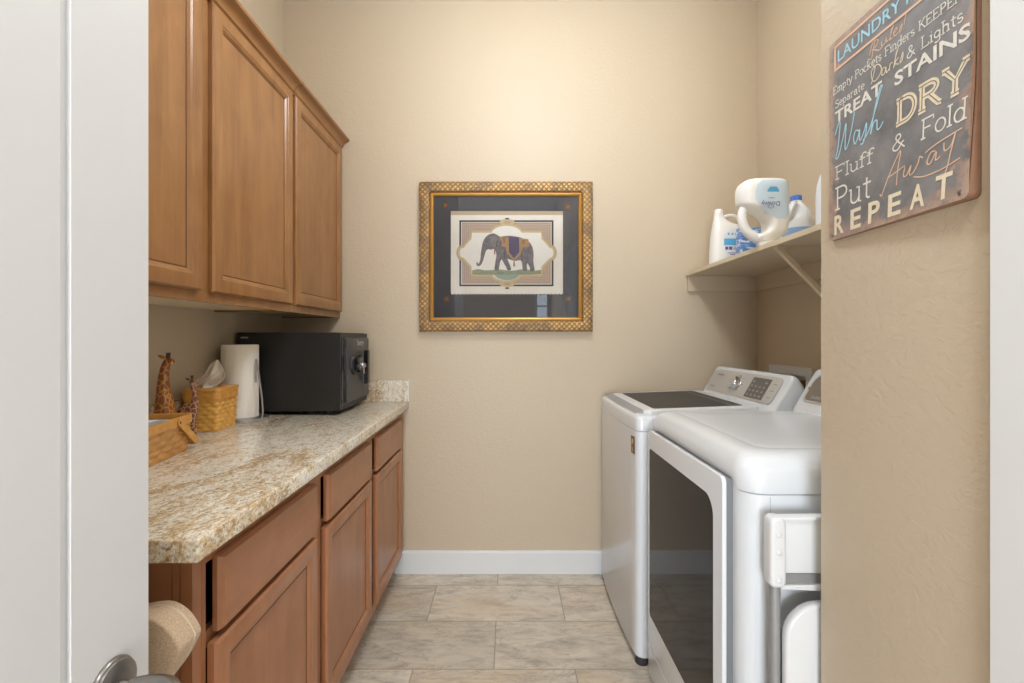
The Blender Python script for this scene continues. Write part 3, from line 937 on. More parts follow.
# ================================================================== GIRAFFES
def giraffe(name, label, base, mat, V, E, R, head, ears, horns, facing=1):
    t = thing(name, label, 'figurine', base)
    m = MB(); skin_into(m, V, E, R, 2); m.build('body', mat, t, smooth=80)
    return t
gb = (-1.118, 1.545, CT + .0004)
V = [(.008, 0, .070), (.006, 0, .125), (.002, 0, .165), (.002, 0, .205), (.008, 0, .245), (.018, 0, .266), (.036, 0, .254), (.000, 0, .03),
     (.026, -.012, .050), (.030, -.012, .004), (.026, .012, .050), (.030, .012, .004), (-.004, -.018, .020), (.016, -.021, .006), (-.004, .018, .020), (.016, .021, .006)]
E = [(0, 1), (1, 2), (2, 3), (3, 4), (4, 5), (5, 6), (0, 7), (0, 8), (8, 9), (0, 10), (10, 11), (7, 12), (12, 13), (7, 14), (14, 15)]
R = [.033, .028, .021, .0165, .0135, .014, .0075, .030, .011, .007, .011, .007, .016, .007, .016, .007]
g = giraffe('giraffe_figurine', 'taller amber carved giraffe sitting upright behind the long low basket', gb, 'giraffe_amber', V, E, R, 0, 0, 0)
def ear(mb, p, d, l, w):
    p = Vector(p); d = Vector(d).normalized(); s = d.cross(Vector((0, 0, 1))).normalized()
    mb.tube([p, p + d * l * .35, p + d * l * .75, p + d * l], [w * .45, w, w * .7, w * .1], 8)
for s in (1, -1):
    m = MB(); ear(m, (.012, s * .007, .270), (-.9, s * .8, .7), .022, .006); m.build('ear', 'giraffe_plain', g)
    m = MB(); m.tube([(.018, s * .004, .272), (.018, s * .005, .288)], [.0028, .0038], 10); m.build('horn', 'giraffe_dark', g)
    m = MB(); m.lathe([(0, -.002), (.002, -.001), (.002, .001), (0, .002)], 10, Matrix.Translation((.024, s * .0108, .266))); m.build('eye', 'black_shiny', g)
gs = (-1.085, 1.600, CT + .0004)
V = [(.030, 0, .098), (.012, 0, .096), (-.018, 0, .085), (-.038, 0, .074),
     (.036, 0, .118), (.034, 0, .148), (.027, 0, .172), (.022, 0, .190), (.032, 0, .196), (.045, 0, .188),
     (.033, -.009, .055), (.034, -.010, .003), (.027, .009, .055), (.027, .010, .003),
     (-.040, -.010, .042), (-.038, -.011, .003), (-.044, .010, .042), (-.045, .011, .003), (-.050, 0, .05)]
E = [(0, 1), (1, 2), (2, 3), (0, 4), (4, 5), (5, 6), (6, 7), (7, 8), (8, 9), (0, 10), (10, 11), (0, 12), (12, 13), (3, 14), (14, 15), (3, 16), (16, 17), (3, 18)]
R = [.016, .017, .017, .015, .012, .0085, .007, .0075, .007, .0042, .0065, .0062, .0065, .0062, .008, .006, .008, .006, .003]
g = giraffe('giraffe_figurine', 'smaller dark carved giraffe standing in front of the woven tissue basket', gs, 'giraffe_plum', V, E, R, 0, 0, 0)
for s in (1, -1):
    m = MB(); ear(m, (.022, s * .005, .196), (-.6, s * 1.0, .4), .016, .0042); m.build('ear', 'giraffe_dark', g)
    m = MB(); m.tube([(.026, s * .003, .199), (.025, s * .0035, .210)], [.002, .0028], 10); m.build('horn', 'giraffe_dark', g)

# ================================================================== PICTURE
t = thing('framed_picture', 'elephant print in gilded lattice frame hanging on the tan back wall', 'picture', (-.0105, YB - .001, 1.284))
ox0, ox1, oz0, oz1 = -.4665, .4455, 1.284, 2.073
def fr_loop(d, y): return [(ox0 + d, y, oz0 + d), (ox1 - d, y, oz0 + d), (ox1 - d, y, oz1 - d), (ox0 + d, y, oz1 - d)]
def fr_part(name, mat, prof, sm=25):
    m = MB(); m.loft([fr_loop(d, y) for d, y in prof], cap=False); return m.build(name, mat, t, True, smooth=sm)
fr_part('moulding', 'gilt', [(.02, YB - .001), (0, YB - .001), (0, 2.510), (.006, 2.502), (.020, 2.499), (.040, 2.501), (.052, 2.507), (.054, 2.511)])
fr_part('dark_step', 'gold_dark', [(.054, 2.511), (.0565, 2.514), (.059, 2.514)])
fr_part('beaded_lip', 'gilt_lip', [(.059, 2.514), (.060, 2.509), (.066, 2.507), (.072, 2.510), (.0745, 2.516), (.0745, 2.528)])
m = MB(); m.box((ox0 + .06, 2.524, oz0 + .06), (ox1 - .06, 2.530, oz1 - .06)); m.build('mat_board', 'mat', t, True, smooth=0)
m = MB(); m.box((ox0 + .073, 2.5172, oz0 + .073), (ox1 - .073, 2.5178, oz1 - .073)); m.build('glass_pane', 'glass', t, True, smooth=0)
def K(cx, cy):                          # print tracing -> place on the wall at its real size
    px, py = 445 + cx / 7.192, 205 + cy / 7.192
    return ((px - VX) * 2.522 / F, 1.25 - (py - VY) * 2.522 / F)
def layer(name, mat, polys, y, parent, th=.0006):
    m = MB()
    for p in polys: m.prism([K(*q) for q in p], 'y', y - th, y)
    return m.build(name, mat, parent, True, smooth=0)
m = MB(); m.box((K(42, 0)[0], 2.5215, K(0, 72)[1]), (K(848, 0)[0], 2.524, K(0, 44)[1]), .0005); m.build('shadow_strip', 'art_tan', t, True)  # painted strip in place of the shadow band above the sheet
bot = [(848 - 806 * k / 60, 640 + (5 if k % 2 else -3)) for k in range(61)]
pp = layer('print_sheet', 'art_paper', [[(42, 72), (848, 72)] + bot], 2.5235, t, .0012)
Y0 = 2.5222
layer('outer_line', 'art_black', [[(103, 110), (780, 110), (780, 122), (103, 122)], [(103, 572), (780, 572), (780, 584), (103, 584)], [(103, 122), (116, 122), (116, 572), (103, 572)], [(767, 122), (780, 122), (780, 572), (767, 572)]], Y0, pp)
layer('key_border', 'art_border', [[(122, 127), (762, 127), (762, 566), (122, 566)]], Y0, pp, .0004)
def cart(s, cx=442, cy=346):
    rect = []
    pts = [(195, 200), (335, 200)]
    pts += [(442 + 115 * math.cos(a), 222 + 72 * -math.sin(a)) for a in [PI * (0.84 - 0.68 * k / 12) for k in range(13)]]
    pts += [(552, 200), (690, 200), (694, 245), (724, 276), (752, 310)]
    pts += [(760 + 20 * math.cos(a), 344 - 34 * math.sin(a)) for a in [PI * (.45 - .9 * k / 6) for k in range(7)]]
    pts += [(750, 384), (724, 412), (696, 440), (690, 500), (545, 500)]
    pts += [(442 + 108 * math.cos(a), 478 - 66 * math.sin(a)) for a in [-PI * (.16 + .68 * k / 12) for k in range(13)]]
    pts += [(340, 500), (195, 500), (190, 440), (164, 412), (134, 380)]
    pts += [(126 + 20 * math.cos(a), 344 - 34 * math.sin(a)) for a in [PI * (1.45 - .9 * k / 6) for k in range(7)]]
    pts += [(134, 310), (160, 276), (190, 245)]
    out = []
    n = len(pts)
    for i in range(n):
        a, b = Vector(pts[i - 1]), Vector(pts[(i + 1) % n])
        d = (b - a).normalized(); out.append((pts[i][0] + d.y * s, pts[i][1] - d.x * s))
    return out
layer('tan_band', 'art_tan', [cart(24)], Y0 - .0006, pp, .0004)
layer('gold_band', 'art_gold', [cart(15)], Y0 - .0010, pp, .0004)
layer('cartouche', 'art_cream', [cart(0)], Y0 - .0014, pp, .0004)
def oval(cx, cy, rx, ry, n=20): return [(cx + rx * math.cos(2 * PI * k / n), cy + ry * math.sin(2 * PI * k / n)) for k in range(n)]
for cy0, dy0_ in ((124, -25), (568, 30)):
    layer('crest_ornament', 'art_gold', [oval(447, cy0, 56, 22)], Y0 - .0016, pp, .0004)
    layer('crest_tip', 'art_black', [oval(447, cy0 + dy0_, 16, 6)], Y0 - .0016, pp, .0004)
    layer('crest_centre', 'art_tan', [oval(447, cy0, 26, 10)], Y0 - .0020, pp, .0003)
Y1 = Y0 - .0018
layer('grass_ground', 'art_ground', [curve2([(195, 470), (240, 462), (300, 470), (400, 464), (480, 474), (560, 462), (640, 472), (692, 466)], 3) + [(690, 498), (560, 502), (340, 502), (195, 500)]], Y1, pp, .0004)
layer('lower_meadow', 'art_teal', [[(345, 502), (548, 500)] + [(446 + 100 * math.cos(a), 480 - 62 * math.sin(a)) for a in [-PI * (.1 + .8 * k / 12) for k in range(13)]]], Y1 - .0002, pp, .0004)
body = [(330, 208), (305, 220), (284, 243), (270, 276), (264, 310), (258, 350), (255, 385), (248, 412), (238, 422), (231, 410), (224, 420), (231, 436), (246, 440), (262, 426), (275, 396), (285, 362), (296, 330), (312, 318), (330, 322), (350, 316), (364, 336), (370, 362), (364, 400), (358, 440), (357, 466), (384, 469), (390, 440), (398, 408), (408, 392), (424, 420), (440, 448), (450, 468), (474, 468), (470, 440), (458, 412), (450, 388), (476, 396), (505, 402), (530, 398), (548, 402), (555, 430), (558, 456), (563, 474), (590, 472), (588, 446), (592, 418), (602, 434), (612, 456), (610, 476), (642, 474), (640, 440), (634, 402), (637, 362), (633, 320), (620, 286), (600, 262), (572, 246), (540, 234), (500, 226), (460, 222), (420, 225), (396, 230), (376, 216), (352, 206)]
layer('elephant', 'art_elephant', [closed2(body, 3)], Y1 - .0004, pp, .0004)
layer('elephant_ear', 'art_ear', [closed2([(330, 226), (352, 222), (374, 234), (384, 258), (378, 286), (362, 306), (344, 300), (330, 276), (322, 248)], 3)], Y1 - .0008, pp, .0004)
layer('saddle_trim', 'art_trim', [[(388, 226), (600, 246), (606, 300), (560, 306), (548, 352), (497, 402), (446, 350), (436, 302), (404, 296), (412, 268)]], Y1 - .0008, pp, .0003)
layer('saddle_cloth', 'art_cloth', [[(458, 226), (532, 234), (534, 340), (496, 384), (460, 340)]], Y1 - .0011, pp, .0003)
for q in ([(552, 250), (580, 254), (566, 286), (553, 282)], [(412, 234), (436, 232), (434, 270), (422, 282)]): layer('saddle_patch', 'art_tassel', [q], Y1 - .0011, pp, .0003)
for q in ([(493, 402), (500, 402), (504, 442), (490, 442)], [(354, 318), (360, 318), (362, 356), (352, 356)]): layer('tassel', 'art_tassel', [q], Y1 - .0011, pp, .0003)
layer('tail', 'art_ear', [[(626, 310), (632, 312), (630, 360), (622, 404), (614, 404), (622, 356)]], Y1 - .0008, pp, .0003)
layer('eye', 'art_black', [oval(300, 262, 5, 4)], Y1 - .0011, pp, .0003)
for q in ([(376, 250), (380, 252), (372, 300), (366, 300)], [(550, 330), (553, 330), (556, 398), (552, 398)], [(430, 330), (434, 330), (430, 384), (426, 384)]): layer('hide_crease', 'art_black', [q], Y1 - .0011, pp, .0003)
for px, py in ((445.6, 205.6), (568.0, 206.8), (446.6, 299.0), (568.2, 299.0)):
    x, z = (px - VX) * 2.522 / F, 1.25 - (py - VY) * 2.522 / F
    m = MB(); m.box((x - .0165, 2.519, z - .0165), (x + .0165, 2.5239, z + .0165), .0015); sq = m.build('corner_stud', 'stud', t, True)
    m = MB(); m.lathe([(.010, 0), (.010, .001), (.0075, .001), (.0075, 0), (.004, 0), (.003, .0011), (0, .0012)], 20, Matrix.Translation((x, 2.519, z)) @ Matrix.Rotation(PI / 2, 4, 'X')); m.build('stud_boss', 'stud_red', sq, True)

# ================================================================== TIN SIGN
def A(cx, cy, rx, ry, a0, a1, n=10):
    return [(cx + rx * math.cos(math.radians(a0 + (a1 - a0) * k / n)), cy + ry * math.sin(math.radians(a0 + (a1 - a0) * k / n))) for k in range(n + 1)]
# a small serif letterform set: width, serifed stems, other strokes
G = {
 'E': (.74, [(.14, 0, .14, 1)], [[(.14, .98), (.64, .98), (.64, .82)], [(.14, .52), (.5, .52)], [(.14, .02), (.66, .02), (.66, .2)]]),
 'F': (.70, [(.14, 0, .14, 1)], [[(.14, .98), (.64, .98), (.64, .8)], [(.14, .52), (.5, .52)]]),
 'P': (.70, [(.14, 0, .14, 1)], [[(.14, .98)] + A(.36, .74, .24, .24, 90, -90) + [(.14, .5)]]),
 'K': (.80, [(.14, 0, .14, 1)], [[(.66, 1), (.16, .45)], [(.3, .6), (.72, 0)], [(.56, 1), (.76, 1)], [(.62, 0), (.82, 0)]]),
 'R': (.78, [(.14, 0, .14, 1)], [[(.14, .98)] + A(.36, .75, .24, .23, 90, -90) + [(.14, .52)], [(.36, .52), (.68, 0), (.76, 0)]]),
 'S': (.66, [], [A(.33, .75, .22, .23, 30, 270, 12) + A(.33, .26, .24, .25, 90, -150, 12)[1:], [(.53, .98), (.53, .8)], [(.11, .02), (.11, .2)]]),
 'L': (.68, [(.14, 0, .14, 1)], [[(.14, .02), (.6, .02), (.6, .24)]]),
 'D': (.80, [(.14, 0, .14, 1)], [[(.14, .98)] + A(.36, .5, .32, .48, 90, -90, 14) + [(.14, .02)]]),
 'A': (.80, [], [[(.06, 0), (.4, 1), (.74, 0)], [(.2, .36), (.6, .36)], [(-.02, 0), (.16, 0)], [(.64, 0), (.84, 0)]]),
 'T': (.74, [(.37, 0, .37, 1)], [[(.06, .8), (.06, .98), (.68, .98), (.68, .8)]]),
 'Y': (.76, [], [[(.08, 1), (.38, .48), (.68, 1)], [(.38, .48), (.38, 0)], [(.26, 0), (.5, 0)], [(-.02, 1), (.2, 1)], [(.58, 1), (.78, 1)]]),
 'm': (.92, [(.12, 0, .12, .62), (.44, 0, .44, .5), (.76, 0, .76, .5)], [A(.28, .44, .16, .18, 180, 0), A(.60, .44, .16, .18, 180, 0)]),
 'n': (.62, [(.12, 0, .12, .62), (.48, 0, .48, .5)], [A(.30, .44, .18, .18, 180, 0)]),
 'p': (.62, [(.12, -.3, .12, .62)], [A(.32, .31, .2, .31, 0, 360, 16)]),
 't': (.42, [], [[(.2, .85), (.2, .12)] + A(.3, .12, .1, .11, 180, 300, 6), [(.04, .62), (.38, .62)]]),
 'y': (.60, [], [[(.06, .62), (.3, .0)], [(.54, .62), (.24, -.24), (.08, -.28)], [(-.02, .62), (.16, .62)], [(.44, .62), (.62, .62)]]),
 'o': (.60, [], [A(.3, .31, .24, .31, 0, 360, 18)]),
 'c': (.54, [], [A(.3, .31, .23, .31, 45, 315, 14)]),
 'k': (.62, [(.12, 0, .12, 1)], [[(.48, .62), (.14, .28)], [(.24, .38), (.54, 0)], [(.44, 0), (.62, 0)]]),
 'e': (.56, [], [[(.08, .34), (.52, .34)] + A(.3, .33, .22, .30, 5, 310, 14)]),
 's': (.48, [], [A(.24, .46, .16, .15, 30, 270, 10) + A(.24, .16, .17, .16, 90, -150, 10)[1:]]),
 'i': (.28, [(.14, 0, .14, .62)], [[(.12, .84), (.17, .84)]]),
 'd': (.64, [(.52, 0, .52, 1)], [A(.3, .31, .22, .31, 0, 360, 16)]),
 'r': (.48, [(.12, 0, .12, .62)], [A(.32, .4, .2, .2, 180, 50, 8)]),
 'a': (.60, [], [A(.26, .2, .18, .19, 0, 360, 14), [(.1, .5)] + A(.28, .44, .17, .17, 140, 0, 8) + [(.45, .06), (.55, 0)]]),
 'g': (.60, [], [A(.28, .36, .2, .25, 0, 360, 14), [(.48, .58), (.48, -.1)] + A(.28, -.1, .2, .18, 0, -150, 8)]),
 'h': (.62, [(.12, 0, .12, 1), (.48, 0, .48, .5)], [A(.30, .44, .18, .18, 180, 0)]),
 'l': (.28, [(.14, 0, .14, 1)], []),
 'u': (.64, [], [[(.02, .62), (.12, .62), (.12, .2)] + A(.3, .2, .18, .19, 180, 360, 8), [(.38, .62), (.5, .62), (.5, .0), (.6, 0)]]),
 'f': (.44, [(.16, 0, .16, .8)], [A(.3, .8, .14, .18, 180, 20, 8), [(.0, .62), (.36, .62)]]),
 '&': (.80, [], [[(.74, .0), (.3, .62)] + A(.38, .8, .13, .17, 215, -40, 10) + [(.2, .42)] + A(.3, .22, .2, .22, 150, 300, 10) + [(.62, .4), (.7, .4)]]),
 ' ': (.4, [], []),
}
def serif_text(mb, s, mat, w, h, sw, th=.0004):
    adv = sum(G[c][0] for c in s); k = w / adv; x = 0
    def st(p): ribbon(mb, [(a * k + x * k, b * h) for a, b in p], sw, mat, th)
    for c in s:
        gw, stems, strokes = G[c]
        for x0, y0, x1, y1 in stems:
            st([(x0, y0), (x1, y1)]); st([(x0 - .12, y0 + .02), (x0 + .12, y0 + .02)]); st([(x0 - .12, y1 - .02), (x0 + (.06 if y1 < 1 else .12), y1 - .02)])
        for p in strokes: st(p)
        x += gw
def slab_text(mb, s, mat, w, h, sw, th=.0004): serif_text(mb, s, mat, w, h, sw, th)

SL, SH = .301, .390
t = thing('tin_sign', 'distressed dark tin sign of laundry rules on the near right wall', 'sign', (XN - .0006, .955, 1.443))
# the plate stands 5-6 mm off the wall and curls out at its lower near corner; local y runs 0..-SL
def plate_x(y, z):
    k = min(1, max(0, -y / SL)); q = max(0.0, (.19 - z) / .19)
    return -(.005 + .0015 * k + .0120 * k * q ** 1.3)
def curl(mb):
    for v in mb.bm.verts:
        v.co.x += plate_x(v.co.y, v.co.z)
def slice_up(mb):
    for k in range(1, 14):
        bmesh.ops.bisect_plane(mb.bm, geom=mb.bm.verts[:] + mb.bm.edges[:] + mb.bm.faces[:], plane_co=(0, 0, SH * k / 14), plane_no=(0, 0, 1))
    for k in range(1, 8):
        bmesh.ops.bisect_plane(mb.bm, geom=mb.bm.verts[:] + mb.bm.edges[:] + mb.bm.faces[:], plane_co=(0, -SL * k / 8, 0), plane_no=(0, 1, 0))
ol = rrect(-SL, 0, 0, SH, .009, 5)
m = MB(); m.prism(ol, 'x', -.0012, 0); slice_up(m); curl(m); m.build('tin_face', 'tin', t, smooth=30)
m = MB()
def at_plate(p, off): return (plate_x(*p) - off, p[0], p[1])
m.loft([[(0, p[0], p[1]) for p in ol], [at_plate(p, -.0001) for p in ol]], cap=False); m.build('rolled_edge', 'tin_edge', t, smooth=30)
def on_sign(u, v): return face_nx((-.0017, -u, v))
def letters(name, mat, fn):
    m = MB(); fn(m); curl(m); return m.build(name, mat, t, smooth=0)
def box_lines(m):
    for q in ([(.016, .332), (.290, .332)], [(.016, .377), (.290, .377)], [(.018, .332), (.018, .377)], [(.288, .332), (.288, .377)]): ribbon(m, q, .0045, on_sign(0, 0), .0003)
letters('header_frame', 'ink_orange', box_lines)
letters('header_lettering', 'ink_blue', lambda m: text_into(m, 'LAUNDRY ROOM', on_sign(.026, .3435), w=.256, h=.0225, bold=.008, th=.0002))
for word, u, v, w_, h_, sw in (('Empty Pockets Finders KEEPERS', .012, .2860, .281, .0150, .0015), ('Separate', .018, .2570, .078, .0150, .0015), ('& Lights', .186, .2550, .098, .0185, .0018),
        ('Fluff', .018, .1165, .102, .0255, .0021), ('&', .158, .1160, .030, .0260, .0023), ('Fold', .216, .1130, .076, .0310, .0024), ('Put', .018, .0565, .098, .0440, .0034)):
    letters('serif_lettering', 'ink_white', lambda m: serif_text(m, word, on_sign(u, v), w_, h_, sw, .0002))
letters('bold_lettering', 'ink_white', lambda m: text_into(m, 'TREAT', on_sign(.018, .2275), w=.118, h=.0225, bold=.02, th=.0002))
letters('bold_lettering', 'ink_white', lambda m: text_into(m, 'STAINS', on_sign(.163, .2240), w=.131, h=.0230, bold=.02, th=.0002))
letters('fat_lettering', 'ink_cream', lambda m: serif_text(m, 'DRY', on_sign(.166, .1580), .126, .0395, .0092, .0002))
letters('letter_hatching', 'ink_dark', lambda m: serif_text(m, 'DRY', on_sign(.166, .1580), .126, .0395, .0014, .0005))
def stencil(m):
    for k, ch in enumerate('REPEAT'): text_into(m, ch, on_sign(.017 + .0462 * k, .0085), w=.0275, h=.0375, bold=.022, th=.0002)
letters('stencil_lettering', 'ink_cream', stencil)
def script(name, mat, sw, strokes, du=0.0, dv=0.0, su=1.0, sv=1.0, o=(0, 0)):
    def f(m):
        for q in strokes: ribbon(m, curve2([(o[0] + (a - o[0]) * su + du, o[1] + (b - o[1]) * sv + dv) for a, b in q], 6), sw, on_sign(0, 0), .0002)
    letters(name, mat, f)
script('wash_script', 'ink_blue', .0024, [[(.018, .205), (.026, .222), (.031, .222), (.026, .180), (.020, .160), (.027, .160), (.038, .190), (.046, .215), (.044, .185), (.044, .166), (.052, .176), (.062, .208), (.066, .226)],
       [(.076, .186), (.069, .190), (.064, .178), (.068, .166), (.076, .180), (.078, .188), (.078, .168), (.086, .176), (.093, .192), (.092, .176), (.086, .160), (.080, .160)],
       [(.086, .164), (.098, .176), (.112, .206), (.122, .232), (.126, .240), (.121, .238), (.110, .205), (.102, .168), (.108, .184), (.115, .186), (.116, .170), (.122, .170), (.128, .178)]], su=1.1, o=(.018, .2))
script('rules_script', 'ink_orange', .0017, [[(.094, .312), (.100, .334), (.106, .338), (.114, .332), (.108, .322), (.100, .320), (.108, .314), (.116, .306), (.124, .310)],
 [(.090, .306), (.098, .300), (.102, .316), (.106, .336)],
 [(.122, .322), (.122, .312), (.128, .312), (.132, .322), (.132, .312), (.136, .314)], [(.138, .310), (.144, .330), (.147, .338), (.142, .330), (.141, .311), (.146, .312)],
 [(.148, .318), (.154, .322), (.152, .327), (.147, .320), (.150, .311), (.156, .314)], [(.158, .314), (.164, .326), (.163, .314), (.158, .311)], [(.172, .342), (.168, .320)], [(.167, .312), (.168, .311)]], du=.014, dv=-.002, sv=.72, o=(.09, .308))
script('darks_script', 'ink_cream', .0017, [[(.098, .258), (.104, .278), (.107, .290), (.098, .284), (.102, .262), (.114, .262), (.121, .276), (.114, .290), (.102, .292)],
 [(.131, .272), (.124, .274), (.122, .262), (.128, .262), (.131, .272), (.132, .260), (.137, .264)], [(.138, .260), (.140, .272), (.145, .272)],
 [(.147, .259), (.151, .278), (.157, .294), (.152, .284), (.149, .262)], [(.157, .274), (.150, .267), (.158, .260)], [(.160, .262), (.166, .278), (.165, .264), (.160, .260)]], du=.014, dv=-.003, sv=.82, o=(.09, .26))
script('away_script', 'ink_orange', .0019, [[(.130, .054), (.134, .050), (.142, .066), (.158, .094), (.172, .112), (.168, .086), (.166, .058)], [(.146, .076), (.164, .080), (.182, .084)],
 [(.182, .082), (.180, .068), (.187, .068), (.194, .080), (.192, .066), (.200, .068), (.208, .080), (.210, .088), (.216, .084)],
 [(.238, .086), (.230, .086), (.224, .074), (.230, .070), (.240, .084), (.239, .072), (.247, .074)], [(.252, .092), (.254, .080), (.264, .084), (.270, .100), (.264, .074), (.258, .048), (.250, .046)],
 [(.200, .060), (.220, .054), (.250, .054), (.280, .060)], [(.220, .090), (.240, .096), (.280, .102)]], du=.006)
for y, z in ((-.012, .010), (-SL + .012, .010)):
    m = MB(); m.lathe([(0, 0), (.0035, 0), (.003, .0012), (0, .0018)], 12, Matrix.Translation(at_plate((y, z), .0012)) @ Matrix.Rotation(-PI / 2, 4, 'Y'))
    m.build('nail_head', 'nickel', t)

# ================================================================== SHELF
SX, ST = .943, 1.596
t = thing('storage_shelf', 'cream painted shelf above the washer on the right wall', 'shelf', (1.13, 1.8, 1.5775))
m = MB(); m.box((SX, YN + .002, ST - .018), (XR - .0005, YB - .0005, ST), .003); m.build('board', 'shelf_paint', t, True)
m = MB(); m.box((SX + .008, YB - .019, 1.497), (XR - .0005, YB - .0005, ST - .0182), .002); m.build('back_cleat', 'hall_paint', t, True)
m = MB(); m.box((XR - .019, YN + .002, 1.497), (XR - .0005, YB - .0195, ST - .0182), .002); m.build('side_cleat', 'hall_paint', t, True)
m = MB()
br = [(SX + .012, ST - .0184), (XR - .020, ST - .0184), (XR - .020, ST - .030), (SX + .045, ST - .030), (XR - .014, 1.225), (XR - .0005, 1.215), (XR - .0005, 1.196), (XR - .030, 1.212), (SX + .012, ST - .028)]
m.box((SX + .012, 1.690, ST - .030), (XR - .02, 1.710, ST - .0184), .001)
m.box((XR - .012, 1.690, 1.19), (XR - .0005, 1.710, 1.496), .001)
d0 = Vector((SX + .022, 1.70, ST - .026)); d1 = Vector((XR - .010, 1.70, 1.205))
m.prism([(d0.x - .007, d0.z - .007), (d0.x + .007, d0.z + .004), (d1.x + .005, d1.z + .007), (d1.x - .006, d1.z - .006)], 'y', 1.691, 1.709, .0015)
m.build('bracket', 'shelf_paint', t, True)

# ================================================================== BOTTLES
class Body:
    """bottle body lofted from (z, xl, xr, half depth) sections in a plane facing -y; squircle plan"""
    def __init__(self, secs, n=2.6): self.s = secs; self.n = n
    def at(self, z):
        s = self.s
        for a, b in zip(s, s[1:]):
            lo, hi = (a, b) if a[0] < b[0] else (b, a)
            if lo[0] - 1e-9 <= z <= hi[0] + 1e-9:
                k = (z - lo[0]) / max(hi[0] - lo[0], 1e-9); return [lo[i] + (hi[i] - lo[i]) * k for i in range(4)]
        return s[0]
    def loop(self, sec, n=48):
        z, a, b, d = sec; c = (a + b) / 2; w = (b - a) / 2; e = 2 / self.n; out = []
        for k in range(n):
            t = 2 * PI * k / n; ct, s_ = math.cos(t), math.sin(t)
            out.append((c + w * math.copysign(abs(ct) ** e, ct), d * math.copysign(abs(s_) ** e, s_), z))
        return out
    def mesh(self, m): m.loft([self.loop(s) for s in self.s])
    def front(self, x, z, off):
        _, a, b, d = self.at(z); c = (a + b) / 2; w = (b - a) / 2
        q = min(1, abs((x - c) / w)); return -d * max(0.0, 1 - q ** self.n) ** (1 / self.n) - off
    def label(self, m, rows, off=.0006, nu=14):
        """rows: (z, xa, xb)"""
        def f(u, v):
            k = v * (len(rows) - 1); i = min(int(k), len(rows) - 2); r = k - i
            z, a, b = [rows[i][j] + (rows[i + 1][j] - rows[i][j]) * r for j in range(3)]
            x = a + (b - a) * u; return (x, self.front(x, z, off), z)
        m.grid(f, nu, (len(rows) - 1) * 3)
def smooth_secs(secs, per=5):
    P = [Vector((s[0], s[1], s[2])) for s in secs]; D = [Vector((s[3], 0, 0)) for s in secs]
    a = catmull(P, per); b = catmull(D, per)
    return [(p.x, p.y, p.z, q.x) for p, q in zip(a, b)]
def shelfpx(Y): 
    def g(cx, cy): return ((670 + cx / 4.553 - VX) * Y / F, 1.25 - (160 + cy / 4.553 - VY) * Y / F)
    return g
# --- white detergent bottle at the far end
Y = 2.30; g = shelfpx(Y); bx = (708 + 0 - VX) * Y / F
bz = ST + .0004; X0 = g(256, 0)[0]
t = thing('detergent_bottle', 'white laundry bottle with upright spout and looped handle, nearest the back wall', 'bottle', (X0, Y, bz))
def L(cx, cy): x, z = g(cx, cy); return x - X0, z - bz
def secs_px(rows): return [(max(0, L(0, cy)[1]), L(a, 0)[0], L(b, 0)[0], d) for cy, a, b, d in rows]
B = Body(smooth_secs([(0, L(187, 0)[0], L(325, 0)[0], .038), (.006, L(182, 0)[0], L(331, 0)[0], .042)] + secs_px([(440, 182, 331, .043), (380, 185, 331, .043), (330, 190, 330, .042), (305, 194, 322, .038), (293, 196, 285, .032), (280, 198, 262, .026), (268, 200, 250, .02), (255, 201, 242, .018), (246, 202, 240, .0175)])))
m = MB(); B.mesh(m); m.build('bottle_body', 'hdpe', t, smooth=60)
m = MB(); hx = catmull([(L(x, y)[0], 0, L(x, y)[1]) for x, y in ((232, 285), (240, 266), (258, 256), (282, 254), (302, 262), (318, 285), (322, 312))], 5); m.tube(hx, .0085, 14); m.build('handle', 'hdpe', t)
zc = L(0, 246)[1]; xc = L(221, 0)[0]
m = MB(); m.lathe([(0, zc), (.0195, zc), (.0195, zc + .004), (.0185, zc + .006), (.0185, zc + .018), (.016, zc + .021), (0, zc + .021)], 28, Matrix.Translation((xc, 0, 0))); m.build('cap', 'hdpe', t)
m = MB(); B.label(m, [(L(0, 450)[1], L(238, 0)[0], L(328, 0)[0]), (L(0, 390)[1], L(228, 0)[0], L(328, 0)[0]), (L(0, 345)[1], L(232, 0)[0], L(328, 0)[0]), (L(0, 322)[1], L(262, 0)[0], L(322, 0)[0])]); lb = m.build('label', 'label_pale', t)
m = MB(); B.label(m, [(L(0, 396)[1], L(228, 0)[0], L(328, 0)[0]), (L(0, 366)[1], L(228, 0)[0], L(328, 0)[0])], .0012)
for k in range(4): B.label(m, [(L(0, 350)[1], L(244 + 17 * k, 0)[0], L(252 + 17 * k, 0)[0]), (L(0, 340)[1], L(244 + 17 * k, 0)[0], L(252 + 17 * k, 0)[0])], .0012, 2)
m.build('cyan_print', 'label_cyan', lb, smooth=0)
m = MB()
for a, b in ((233, 246), (249, 264)): B.label(m, [(L(0, 416)[1], L(a, 0)[0], L(b, 0)[0]), (L(0, 402)[1], L(a, 0)[0], L(b, 0)[0])], .0012, 2)
for k in range(3): B.label(m, [(L(0, 405 + 5 * k)[1], L(270, 0)[0], L(312, 0)[0]), (L(0, 403 + 5 * k)[1], L(270, 0)[0], L(312, 0)[0])], .0012, 6)
for k in range(2): B.label(m, [(L(0, 432 + 7 * k)[1], L(246 + 8 * k, 0)[0], L(300, 0)[0]), (L(0, 429 + 7 * k)[1], L(246 + 8 * k, 0)[0], L(300, 0)[0])], .0012, 6)
m.build('plum_print', 'label_plum', lb, smooth=0)
